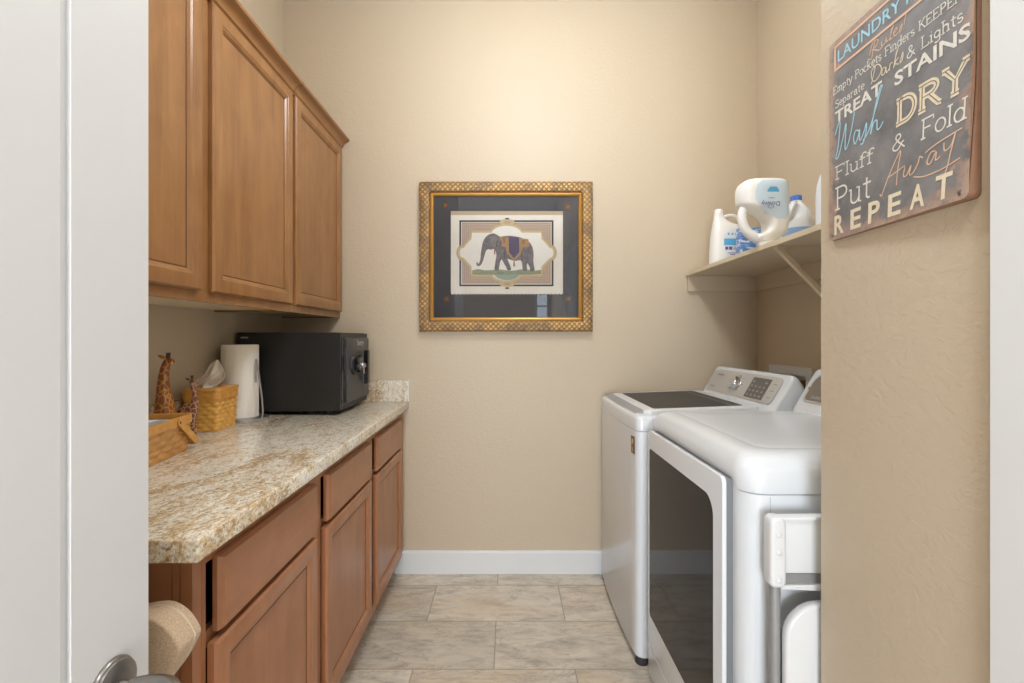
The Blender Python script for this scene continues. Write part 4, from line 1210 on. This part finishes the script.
# --- blue carton
t = thing('detergent_carton', 'low blue wave-patterned box behind the upside-down bottle', 'box', (1.092, 2.150, bz))
m = MB(); m.box((-.0537, -.022, 0), (.0537, .022, .147), .0015); m.build('carton', 'carton', t)
m = MB(); m.box((-.036, -.0226, .098), (.004, -.0221, .118), .0001); m.build('navy_print', 'label_navy', t, smooth=0)
# --- upside-down softener bottle
Y = 1.80; X0 = shelfpx(Y)(434, 0)[0]; g = shelfpx(1.742); z00 = g(0, 388)[1]
t = thing('softener_bottle', 'big white softener bottle standing upside down on its cap at the shelf edge', 'bottle', (X0, Y, bz))
def L(cx, cy): x, z = g(cx, cy); return x - g(434, 0)[0], z - z00
B = Body(smooth_secs([(.016, L(400, 0)[0], L(474, 0)[0], .030)] + secs_px([(358, 388, 482, .034), (340, 390, 510, .040), (325, 418, 522, .044), (300, 430, 525, .047), (270, 426, 527, .050), (240, 400, 528, .052), (222, 362, 528, .054), (208, 322, 528, .055), (190, 306, 528, .055), (150, 303, 528, .056), (118, 306, 526, .056), (98, 316, 522, .052), (86, 332, 512, .044), (81, 350, 495, .034)])), 3.2)
m = MB(); B.mesh(m); m.build('bottle_body', 'hdpe', t, smooth=60)
m = MB()
hx = catmull([(L(x, y)[0], 0, L(x, y)[1]) for x, y in ((345, 190), (328, 222), (324, 258), (334, 298), (356, 328), (386, 346), (420, 352))], 6)
m.tube(hx, [.0150 + .004 * k / (len(hx) - 1) for k in range(len(hx))], 16); m.build('handle', 'hdpe', t)
m = MB(); m.lathe([(0, 0), (.0295, 0), (.031, .003), (.031, .018), (.028, .021), (0, .021)], 32, Matrix.Translation((L(434, 0)[0], 0, 0))); m.build('cap', 'hdpe', t)
m = MB(); B.label(m, [(L(0, cy)[1], L(a, 0)[0], L(b, 0)[0]) for cy, a, b in ((274, 452, 492), (245, 412, 514), (215, 372, 522), (185, 354, 523), (150, 352, 522), (120, 362, 519), (98, 384, 508))]); lb = m.build('label', 'label_blue', t)
m = MB(); B.label(m, [(L(0, cy)[1], L(a, 0)[0], L(b, 0)[0]) for cy, a, b in ((153, 404, 460), (146, 406, 459), (138, 412, 454), (130, 420, 448))], .0012)
m.build('cyan_swoosh', 'label_cyan', lb, smooth=0)
m = MB()
fy = B.front(L(420, 0)[0], L(0, 200)[1], .0016)
text_into(m, 'Downy', frame((-1, 0, 0), (0, 0, -1), (0, -1, 0), (L(462, 0)[0], fy, L(0, 190)[1])), w=L(497, 0)[0] - L(413, 0)[0], h=.022)
text_into(m, 'Ultra', frame((-1, 0, 0), (0, 0, -1), (0, -1, 0), (L(438, 0)[0], fy, L(0, 178)[1])), w=.022, h=.005)
m.tube([(L(422, 0)[0] + .011 * math.cos(a), fy + .0004, L(0, 220)[1] + .006 * math.sin(a)) for a in [2 * PI * k / 20 for k in range(21)]], .0008, 6)
m.build('label_lettering', 'label_plum', lb, smooth=0)
# --- bleach jug
Y = 1.97; X0 = 1.190
t = thing('bleach_jug', 'white jug with blue cap and blue label, at the right of the upside-down bottle', 'bottle', (X0, Y, bz))
m = MB(); m.lathe([(0, 0), (.058, 0), (.064, .005), (.0655, .02), (.0655, .10), (.064, .125), (.0655, .130), (.064, .150), (.058, .172), (.047, .195), (.032, .214), (.022, .224), (.0205, .232), (0, .232)], 40); m.xform(Matrix.Scale(.945, 4)); m.build('jug_body', 'hdpe_blue', t, smooth=50)
m = MB(); m.tube(catmull([(-.020, -.026, .216), (-.034, -.046, .212), (-.050, -.056, .190), (-.056, -.052, .165), (-.050, -.040, .142)], 6), .0085, 14); m.xform(Matrix.Scale(.945, 4)); m.build('handle', 'hdpe_blue', t)
m = MB()
cp = []
for k in range(96):
    r = .0235 + .0007 * (k % 2)
    cp.append((r * math.cos(2 * PI * k / 96), r * math.sin(2 * PI * k / 96)))
m.prism(cp, 'z', .2325, .2535, .002, 2, ends='hi', ang=70); m.xform(Matrix.Diagonal((.86, .86, .945, 1))); m.build('cap', 'blue_cap', t)
m = MB(); m.grid(lambda u, v: (.0630 * math.cos(PI * 1.05 + u * PI * .95), .0630 * math.sin(PI * 1.05 + u * PI * .95), .008 + .092 * v), 30, 1); lb = m.build('label', 'label_mid', t)
m = MB()
for k in range(5): m.grid(lambda u, v: (.0634 * math.cos(PI * 1.5 + u * PI * .4), .0634 * math.sin(PI * 1.5 + u * PI * .4), .02 + .015 * k + .006 * v), 12, 1)
m.build('label_lines', 'label_pale', lb)
# --- white jug behind the wall edge
t = thing('white_jug', 'tall plain white bottle at the near end, half hidden by the wall', 'bottle', (1.137, 1.64, bz))
m = MB(); m.lathe([(0, 0), (.060, 0), (.066, .006), (.067, .02), (.067, .150), (.064, .185), (.056, .215), (.044, .240), (.030, .256), (.022, .262), (.021, .268), (0, .268)], 40); m.build('bottle_body', 'hdpe_blue', t, smooth=50)
m = MB(); m.lathe([(0, .2682), (.026, .2682), (.0265, .272), (.025, .296), (.022, .299), (0, .299)], 32); m.build('cap', 'hdpe', t)

# ================================================================== WASHER OUTLET BOX (the wall is rebuilt with an opening for it)
old = bpy.data.objects['wall_right']; bpy.data.objects.remove(old)
oy0, oy1, oz0_, oz1_ = 2.115, 2.376, .935, 1.080
m = MB()
m.box((XR, YN, 0), (XR + .1, oy0, ZC)); m.box((XR, oy1, 0), (XR + .1, YB, ZC))
m.box((XR, oy0, 0), (XR + .1, oy1, oz0_)); m.box((XR, oy0, oz1_), (XR + .1, oy1, ZC))
struct(m.build('wall_right', 'wall', smooth=0))
t = thing('outlet_box', 'white recessed washer valve box in the right wall behind the washer', 'valve box', (XR, 2.245, .905))
m = MB()
def yz(d, x): return [(x, 2.075 + d, .905 + d), (x, 2.416 - d, .905 + d), (x, 2.416 - d, 1.118 - d), (x, 2.075 + d, 1.118 - d)]
def yz2(x): return [(x, oy0 + .001, oz0_ + .001), (x, oy1 - .001, oz0_ + .001), (x, oy1 - .001, oz1_ - .001), (x, oy0 + .001, oz1_ - .001)]
m.loft([yz(0, XR - .0003), yz(0, XR - .005), yz(.003, XR - .007), yz2(XR - .007), yz2(XR + .075)], cap=False)
m.build('trim_plate', 'white_plastic', t, True, smooth=0)
m = MB(); m.box((XR + .072, oy0 + .002, oz0_ + .002), (XR + .076, oy1 - .002, oz1_ - .002)); m.build('back_panel', 'white_plastic', t, True, smooth=0)
for yy, mt in ((2.30, 'valve_red'), (2.215, 'brass')):
    m = MB(); m.tube([(XR + .074, yy, 1.045), (XR + .03, yy, 1.045)], .009, 14); m.tube([(XR + .042, yy, 1.045), (XR + .042, yy, 1.005)], .011, 14); m.lathe([(0, 0), (.015, 0), (.015, .012), (0, .012)], 6, Matrix.Translation((XR + .042, yy, 1.02)))
    v = m.build('valve', 'brass', t, True)
    m = MB(); m.box((XR + .02, yy - .022, 1.038), (XR + .03, yy + .022, 1.054), .003); m.build('valve_handle', mt, v, True)

# ================================================================== WASHER AND DRYER
def console(t, dx, dy, dz, face_mat, dryer=False):
    """sloped control console along the back of the top; built at the washer's place, then shifted"""
    sh = Matrix.Translation((dx, dy, dz))
    m = MB()
    prof = [(1.000, .950), (1.014, .978), (1.083, 1.095), (1.090, 1.103), (1.102, 1.105), (1.114, 1.098), (1.130, 1.075), (1.150, 1.030), (1.166, .985), (1.170, .950)]
    # loft along y with shrinking ends so that the end caps bulge
    ys = [2.498, 2.494, 2.486, 2.474, 2.455] + [1.860, 1.841, 1.829, 1.821, 1.817]
    sc = [.86, .92, .965, .99, 1.0] + [1.0, .99, .965, .92, .86]
    loops = []
    for y, k in zip(ys, sc):
        loops.append([(1.09 + (x - 1.09) * k, y, .95 + (z - .95) * k) for x, z in prof])
    m.loft(loops); m.xform(sh); m.build('console', 'white_enamel', t, True, smooth=40)
    p0, p1 = Vector((1.0185, .988)), Vector((1.0795, 1.0915))
    d = (p1 - p0).normalized(); n = (-d.y, d.x); H = (p1 - p0).length
    fr = sh @ frame((0, -1, 0), (d.x, 0, d.y), (n[0], 0, n[1]), (p0.x + n[0] * .0004, 2.462, p0.y + n[1] * .0004))
    W = .607
    m = MB(); m.prism(rrect(0, W, 0, H, (.022, .022, .028, .05), 8), 'z', -.001, .0022, .001, 2, ends='hi'); m.xform(fr); cp = m.build('control_panel', face_mat, t, True, smooth=40)
    up = Matrix.Translation((0, 0, .0024))
    if not dryer:
        m = MB(); m.lathe([(0, 0), (.041, 0), (.041, .0012), (.034, .002), (.0325, .003), (.0315, .022), (.029, .0255), (.010, .0265), (0, .0265)], 40); m.xform(fr @ Matrix.Translation((.275, .058, .0022))); m.build('dial', 'chrome', cp, True)
        m = MB(); m.prism(rrect(.392, .535, .010, .106, .004), 'z', .0018, .0032); m.xform(fr); ds = m.build('display', 'display', cp, True)
        m = MB()
        def bx(u0, u1, v0, v1, z=.0032): m.box((u0, v0, z), (u1, v1, z + .0004))
        for r in range(4):
            for c in range(4):
                if r == 3 and c in (1, 2): continue
                u = .404 + .032 * c; v = .020 + .021 * r
                bx(u, u + .016, v, v + .003); bx(u + .003, u + .013, v + .006, v + .008)
        m.xform(fr); m.build('display_marks', 'print_light', ds, True, smooth=0)
        m = MB()
        for k in range(7):
            a = math.radians(-40 + k * 43); u = .275 + .052 * math.cos(a); v = .058 + .044 * math.sin(a)
            if -.0 < v < .11: bx(u - .011, u + .011, v - .0012, v + .0012, .0022)
        for v in (.026, .056, .086): bx(.558, .584, v, v + .003, .0022)
        m.xform(fr)
        text_into(m, 'SAMSUNG', fr @ up @ Matrix.Translation((.055, .088, 0)), w=.062, h=.0075)
        text_into(m, 'VRT Plus', fr @ up @ Matrix.Translation((.035, .020, 0)), w=.046, h=.0085)
        m.build('panel_print', 'print_grey', cp, True, smooth=0)
    else:
        m = MB(); m.prism(rrect(.012, W - .012, .008, H - .008, (.016, .016, .02, .04), 6), 'z', .0018, .0030); m.xform(fr); dk = m.build('dark_inset', 'console_brown', cp, True)
        m = MB(); text_into(m, 'SAMSUNG', fr @ Matrix.Translation((.045, .016, .0032)), w=.10, h=.012, bold=.02); m.build('maker_lettering', 'print_light', dk, True, smooth=0)
        m = MB(); m.lathe([(0, 0), (.034, 0), (.0285, .003), (.0275, .020), (.025, .0235), (0, .0245)], 40); m.xform(fr @ Matrix.Translation((.33, .058, .0030))); m.build('dial', 'chrome', cp, True)
        m = MB()
        m.box((.003, .050, .0022), (.009, .058, .0028)); m.xform(fr); m.build('start_mark', 'badge', cp, True, smooth=0)

wy0, wy1 = 1.812, 2.502; wm = (wy0 + wy1) / 2
def wfront(y): return .475 + .013 * ((y - wm) / .345) ** 2
def washer_outline(inset=0.0, n=20):
    pts = []
    r = .026
    a, b = wy0 + inset, wy1 - inset
    xe = .488 + inset
    for k in range(7):                     # near front corner
        t = PI * (1.5 - .5 * k / 6); pts.append((xe + r + r * math.cos(t), a + r + r * math.sin(t)))
    for k in range(1, n):
        y = a + r + (b - a - 2 * r) * k / n; pts.append((wfront(y) + inset + .0015 * 0, y))
    for k in range(7):
        t = PI * (1.0 - .5 * k / 6); pts.append((xe + r + r * math.cos(t), b - r + r * math.sin(t)))
    pts += [(1.214 - inset, b), (1.214 - inset, a)]
    return pts
t = thing('washing_machine', 'white top-loading washer with dark glass lid against the back wall', 'washer', (.85, wm, 0))
def ring(o, z): return [(x, y, z) for x, y in o]
m = MB(); m.loft([ring(washer_outline(.004), .030), ring(washer_outline(0), .036), ring(washer_outline(0), .8915), ring(washer_outline(.003), .8935)]); m.build('cabinet_body', 'white_enamel', t, True, smooth=35)
m = MB(); m.loft([ring(washer_outline(.004), .8938), ring(washer_outline(.001), .8955), ring(washer_outline(0), .938), ring(washer_outline(.003), .946), ring(washer_outline(.010), .9515), ring(washer_outline(.018), .953)]); m.build('top_deck', 'white_enamel', t, True, smooth=50)
# lid
def ztop(x): return .967 + (x - .53) * .036
lo = rrect(.532, .985, 1.858, 2.462, (.03, .02, .02, .03), 6)
def inset_pts(o, d, cx, cy, wx, wy): return [(cx + (x - cx) * (1 - d / wx), cy + (y - cy) * (1 - d / wy)) for x, y in o]
def lid_ring(d, dz): return [(x, y, ztop(x) - dz) for x, y in inset_pts(lo, d, .7585, 2.16, .2265, .302)]
m = MB(); m.loft([[(x, y, .9525) for x, y in lo], lid_ring(0, .006), lid_ring(.002, .002), lid_ring(.007, 0)]); ld = m.build('lid', 'white_plastic', t, True, smooth=50)
gp = rrect(.578, .938, 1.898, 2.424, (.012, .02, .02, .012), 5)
m = MB(); m.loft([[(x, y, ztop(x) - .002) for x, y in gp], [(x, y, ztop(x) + .0008) for x, y in gp]]); m.build('lid_glass', 'lid_glass', ld, True)
m = MB(); m.box((.895, 1.90, ztop(.895) + .0008), (.8985, 2.422, ztop(.897) + .0012)); m.build('glass_line', 'print_light', ld, True, smooth=0)
m = MB()
gl = []
for k in range(25):
    y = 1.880 + (2.462 - 1.880) * k / 24; f = wfront(y)
    gl.append([(f + .017, y, .9525), (f + .0175, y, .9535), (f + .026, y, .9545), (.531, y, .9655), (.533, y, .9655), (.533, y, .9525)])
m.loft(gl); m.build('lid_grip', 'grip_grey', t, True, smooth=30)
console(t, 0, 0, 0, 'champagne')
m = MB()
m.grid(lambda u, v: (wfront(1.832 + .040 * u) - .0012, 1.832 + .040 * u, .803 + .066 * v), 4, 1)
bd = m.build('badge', 'badge', t, True)
md = bd.modifiers.new('thick', 'SOLIDIFY'); md.thickness = .001
m = MB()
def wb(u0, u1, v0, v1): m.box((wfront(1.832 + .040 * (u0 + u1) / 2) - .0030, 1.832 + .040 * u0, .803 + .066 * v0), (wfront(1.832 + .040 * (u0 + u1) / 2) - .0016, 1.832 + .040 * u1, .803 + .066 * v1))
wb(.55, .68, .5, .85); wb(.3, .55, .76, .85); wb(.3, .42, .65, .78); wb(.3, .58, .62, .70); wb(.25, .75, .28, .34); wb(.25, .7, .16, .21)
m.build('badge_print', 'badge_text', bd, True, smooth=0)
for fx in (.516, 1.16):
    for fy in (1.840, 2.46):
        m = MB(); m.lathe([(0, 0), (.024, 0), (.026, .005), (.022, .034), (0, .034)], 20, Matrix.Translation((fx, fy, .0003))); m.build('foot', 'dark_plastic', t, True)

dx0, dx1, dy0, dy1 = .539, 1.272, 1.085, 1.775
t = thing('dryer', 'white front-loading dryer with dark glass door in front of the washer', 'dryer', (.9, 1.43, 0))
def dry_o(i, rn=.055, rf=.03, n=14): return rrect(dx0 + i, dx1 - i, dy0 + i, dy1 - i, (max(.004, rn - i * .3), .012, .012, max(.004, rf - i * .3)), n)
def seam(x, y):
    k = min(1, max(0, (1.142 - y) / .022)) if x < .62 else 1; return .894 + .021 * (1 - k * k * (3 - 2 * k))
m = MB(); m.loft([[(x, y, .020) for x, y in dry_o(.004)], [(x, y, .026) for x, y in dry_o(0)], [(x, y, seam(x, y) - .0025) for x, y in dry_o(0)], [(x, y, seam(x, y) - .0006) for x, y in dry_o(.003)]]); m.build('cabinet_body', 'white_enamel', t, True, smooth=40)
m = MB()
cap = [(.003, None, -.0003), (-.003, None, .0015), (-.005, None, .012), (-.005, .945, 0), (.001, .956, 0), (.007, .966, 0), (.016, .974, 0), (.028, .980, 0), (.042, .9835, 0), (.058, .985, 0), (.062, .9848, 0), (.066, .9838, 0), (.070, .9848, 0), (.09, .9865, 0), (.16, .9885, 0)]
m.loft([[(x, y, (seam(x, y) + e) if z is None else z) for x, y in dry_o(i)] for i, z, e in cap]); m.build('top_cover', 'white_enamel', t, True, smooth=60)
m = MB(); m.prism(rrect(1.139, 1.746, .142, .917, (.016, .016, .030, .016), 6), 'x', .5115, .5215, .003, 3, ends='lo'); dd = m.build('dryer_door', 'white_enamel', t, True)
m = MB(); m.prism(rrect(1.1425, 1.743, .146, .913, .014, 4), 'x', .5217, .5388); m.build('door_rim', 'grey_plastic', dd, True)
m = MB(); m.prism(rrect(1.190, 1.722, .252, .852, (.03, .02, .02, .055)[::-1] if False else (.03, .012, .012, .05), 8), 'x', .5105, .5122, .0006, 1, ends='lo'); m.build('door_glass', 'dark_glass', dd, True)
m = MB(); m.prism(rrect(1.139, 1.746, .030, .138, .006, 3), 'x', .5125, .5388, .003, 2, ends='lo'); m.build('kick_panel', 'white_enamel', t, True)
m = MB(); m.box((.596, dy0 - .0004, .03), (.5966, dy0 + .001, .888)); m.build('side_seam', 'grey_plastic', t, True, smooth=0)
console(t, .048, -.727, .0325, 'champagne', True)
for fx in (.60, 1.22):
    for fy in (1.14, 1.73):
        m = MB(); m.lathe([(0, 0), (.024, 0), (.026, .005), (.022, .024), (0, .024)], 20, Matrix.Translation((fx, fy, .0003))); m.build('foot', 'dark_plastic', t, True)

# ================================================================== FOLDED CHAIR
t = thing('folding_chair', 'folded white chair with grey tube legs standing beside the dryer', 'chair', (.777, 1.045, 0))
xc_ = .777
m = MB()
# backrest: shallow curved panel between two rounded side caps
m.prism(rrect(.590, .964, .739, .860, .012, 4), 'y', 1.034, 1.046, .003, 2)
m.prism([(.588, .7175), (.966, .7175), (.966, .709), (.80, .7015), (.70, .7035), (.588, .7095)], 'y', 1.026, 1.050, .001, 1)
m.prism([(.582, .864), (.777, .866), (.972, .864), (.972, .856), (.582, .856)], 'y', 1.026, 1.050, .003, 2)
bk = m.build('backrest', 'white_plastic', t, True)
for s in (-1, 1):
    x0 = xc_ + s * .1970
    m = MB(); m.prism(rrect(x0 - .0175, x0 + .0175,   .713, .865, (.013, .013, .016, .016), 8), 'y', 1.020, 1.056, .008, 4); cpx = m.build('side_cap', 'white_plastic', bk, True)
    for z in (.8286, .7910, .7310):
        m = MB(); m.lathe([(0, 0), (.0065, 0), (.0062, .0012), (.0045, .0026), (0, .003)], 18, Matrix.Translation((x0, 1.020, z)) @ Matrix.Rotation(PI / 2, 4, 'X')); m.build('rivet', 'white_plastic', bk, True)
    m = MB(); m.tube([(x0, 1.038, .016), (x0, 1.038, .726)], .0115, 18); lg = m.build('leg', 'tube_grey', t, True)
    m = MB(); m.lathe([(0, 0), (.015, 0), (.0155, .02), (.0135, .03), (0, .03)], 18, Matrix.Translation((x0, 1.038, .0004))); m.build('foot_cap', 'grey_plastic', lg, True)
    x1 = xc_ + s * .176
    m = MB(); m.tube([(x1, 1.066, .016), (x1, 1.066, .60)], .0105, 18); lg = m.build('leg', 'tube_grey', t, True)
    m = MB(); m.lathe([(0, 0), (.013, 0), (.0135, .02), (.0115, .03), (0, .03)], 18, Matrix.Translation((x1, 1.066, .0004))); m.build('foot_cap', 'grey_plastic', lg, True)
m = MB(); m.box((.590, 1.034, .7178), (.964, 1.048, .7388), .002); m.build('cross_bar', 'tube_grey', t, True)
m = MB(); m.tube([(.580, 1.038, .20), (.974, 1.038, .20)], .008, 14); m.tube([(.601, 1.066, .12), (.953, 1.066, .12)], .008, 14); m.build('stretcher', 'tube_grey', t, True)
m = MB(); m.prism(rrect(.590, .964, .245, .685, (.05, .05, .075, .075), 8), 'y', 1.010, 1.034, .008, 4); m.build('seat', 'white_plastic', t, True)

# ================================================================== BEIGE CHAIR
t = thing('upholstered_chair', 'beige fabric chair tucked between the open door and the base cabinets', 'chair', (-.735, .55, 0))
hf = [(.09, .806), (.139, .8125), (.172, .8175), (.192, .8135), (.2116, .799), (.2262, .777), (.2275, .762), (.208, .725), (.174, .679), (.158, .645), (.15, .60), (.148, .53), (.14, .50)]
oc = closed2([(-.735 + a, b) for a, b in hf] + [(-.735 - a, b) for a, b in hf[::-1]] + [(-.735, .800)], 4)
m = MB(); m.prism(oc, 'y', .735, .790, .021, 6, 40, ends='both'); bk = m.build('backrest', 'upholstery', t, True, smooth=70)
m = MB()
c3 = [(-.735 + (x + .735) * .995, .772, .68 + (z - .68) * .995) for x, z in oc]; m.tube(c3 + [c3[0]], .0022, 8, caps=False); m.build('seam_piping', 'piping', bk, True)
m = MB(); m.prism(rrect(-.925, -.545, .310, .790, .04, 6), 'z', .41, .485, .025, 4, 40, ends='both'); m.build('seat', 'upholstery', t, True, smooth=70)
m = MB(); m.prism(rrect(-.915, -.555, .325, .785, .02, 4), 'z', .37, .412, .003, 2); m.build('seat_frame', 'leg_wood', t, True)
for x, y, sy in ((-.895, .345, -1), (-.575, .345, -1), (-.895, .765, 0), (-.575, .765, 0)):
    m = MB()
    m.loft([[(x + a * k, y + b * k + sy * o, z) for a, b in ((-1, -1), (1, -1), (1, 1), (-1, 1))] for k, z, o in ((.012, .0004, .0), (.019, .371, 0))]); m.build('leg', 'leg_wood', t, True, smooth=0)

# ================================================================== CEILING LIGHTS, LAMPS, CAMERA
def ceiling_light(x, y, sx, sy, label):
    t = thing('ceiling_light', label, 'ceiling light', (x, y, ZC - .08))
    m = MB(); m.box((x - sx / 2 - .02, y - sy / 2 - .02, ZC - .03), (x + sx / 2 + .02, y + sy / 2 + .02, ZC - .0005), .004); m.build('lamp_base', 'white_trim', t, True)
    m = MB(); m.box((x - sx / 2, y - sy / 2, ZC - .08), (x + sx / 2, y + sy / 2, ZC - .0305), .015, 3); m.build('lamp_shade', 'lamp', t, True)
def area(name, loc, sx, sy, power, col, rot=(0, 0, 0)):
    l = bpy.data.lights.new(name, 'AREA'); l.shape = 'RECTANGLE'; l.size = sx; l.size_y = sy; l.energy = power; l.color = col
    o = bpy.data.objects.new(name, l); COL.objects.link(o); o.location = loc; o.rotation_euler = rot
    return o
gx, gy, gz_ = .16, 1.42, 2.74
t = thing('ceiling_light', 'round globe ceiling light hanging over the laundry room floor', 'ceiling light', (gx, gy, gz_))
m = MB(); m.lathe([(0, 0), (.07, 0), (.075, -.012), (.06, -.03), (.012, -.034), (.010, -.16), (.05, -.165), (.05, -.185), (0, -.185)], 32, Matrix.Translation((gx, gy, ZC - .0005))); m.build('lamp_stem', 'nickel', t, True)
m = MB(); m.lathe([(0, .119)] + [(.12 * math.sin(a), .12 * math.cos(a)) for a in [PI * k / 16 for k in range(1, 16)]] + [(0, -.12)], 32, Matrix.Translation((gx, gy, gz_))); m.build('lamp_globe', 'globe', t, True)
ceiling_light(.0, -.30, .36, .34, 'square ceiling light in the hall behind the door')
LC = (.88, .94, 1.0)
area('hall_lamp', (.0, -.30, ZC - .085), .34, .32, 13, LC)
area('hall_fill_light', (-.25, YH + .06, .88), .95, 1.1, 46, (.86, .93, 1.0), (PI / 2, 0, 0))  # added fill light behind the camera, set at the low added window

w = bpy.data.worlds.new('World'); S.world = w; w.use_nodes = True
w.node_tree.nodes['Background'].inputs[0].default_value = (.9, .93, 1, 1)
w.node_tree.nodes['Background'].inputs[1].default_value = .3

cam = bpy.data.cameras.new('camera'); co = bpy.data.objects.new('camera', cam); COL.objects.link(co)
co.location = CAM; co.rotation_euler = (PI / 2, 0, 0)
cam.sensor_width = 36; cam.lens = F * 36 / 1024; cam.shift_x = (512 - VX) / 1024; cam.shift_y = -(341.5 - VY) / 1024
cam.clip_start = .02
S.camera = co
S.view_settings.view_transform = 'Standard'; S.view_settings.look = 'None'
S.view_settings.exposure = 0.41; S.view_settings.gamma = 1.0; S.view_settings.use_curve_mapping = False
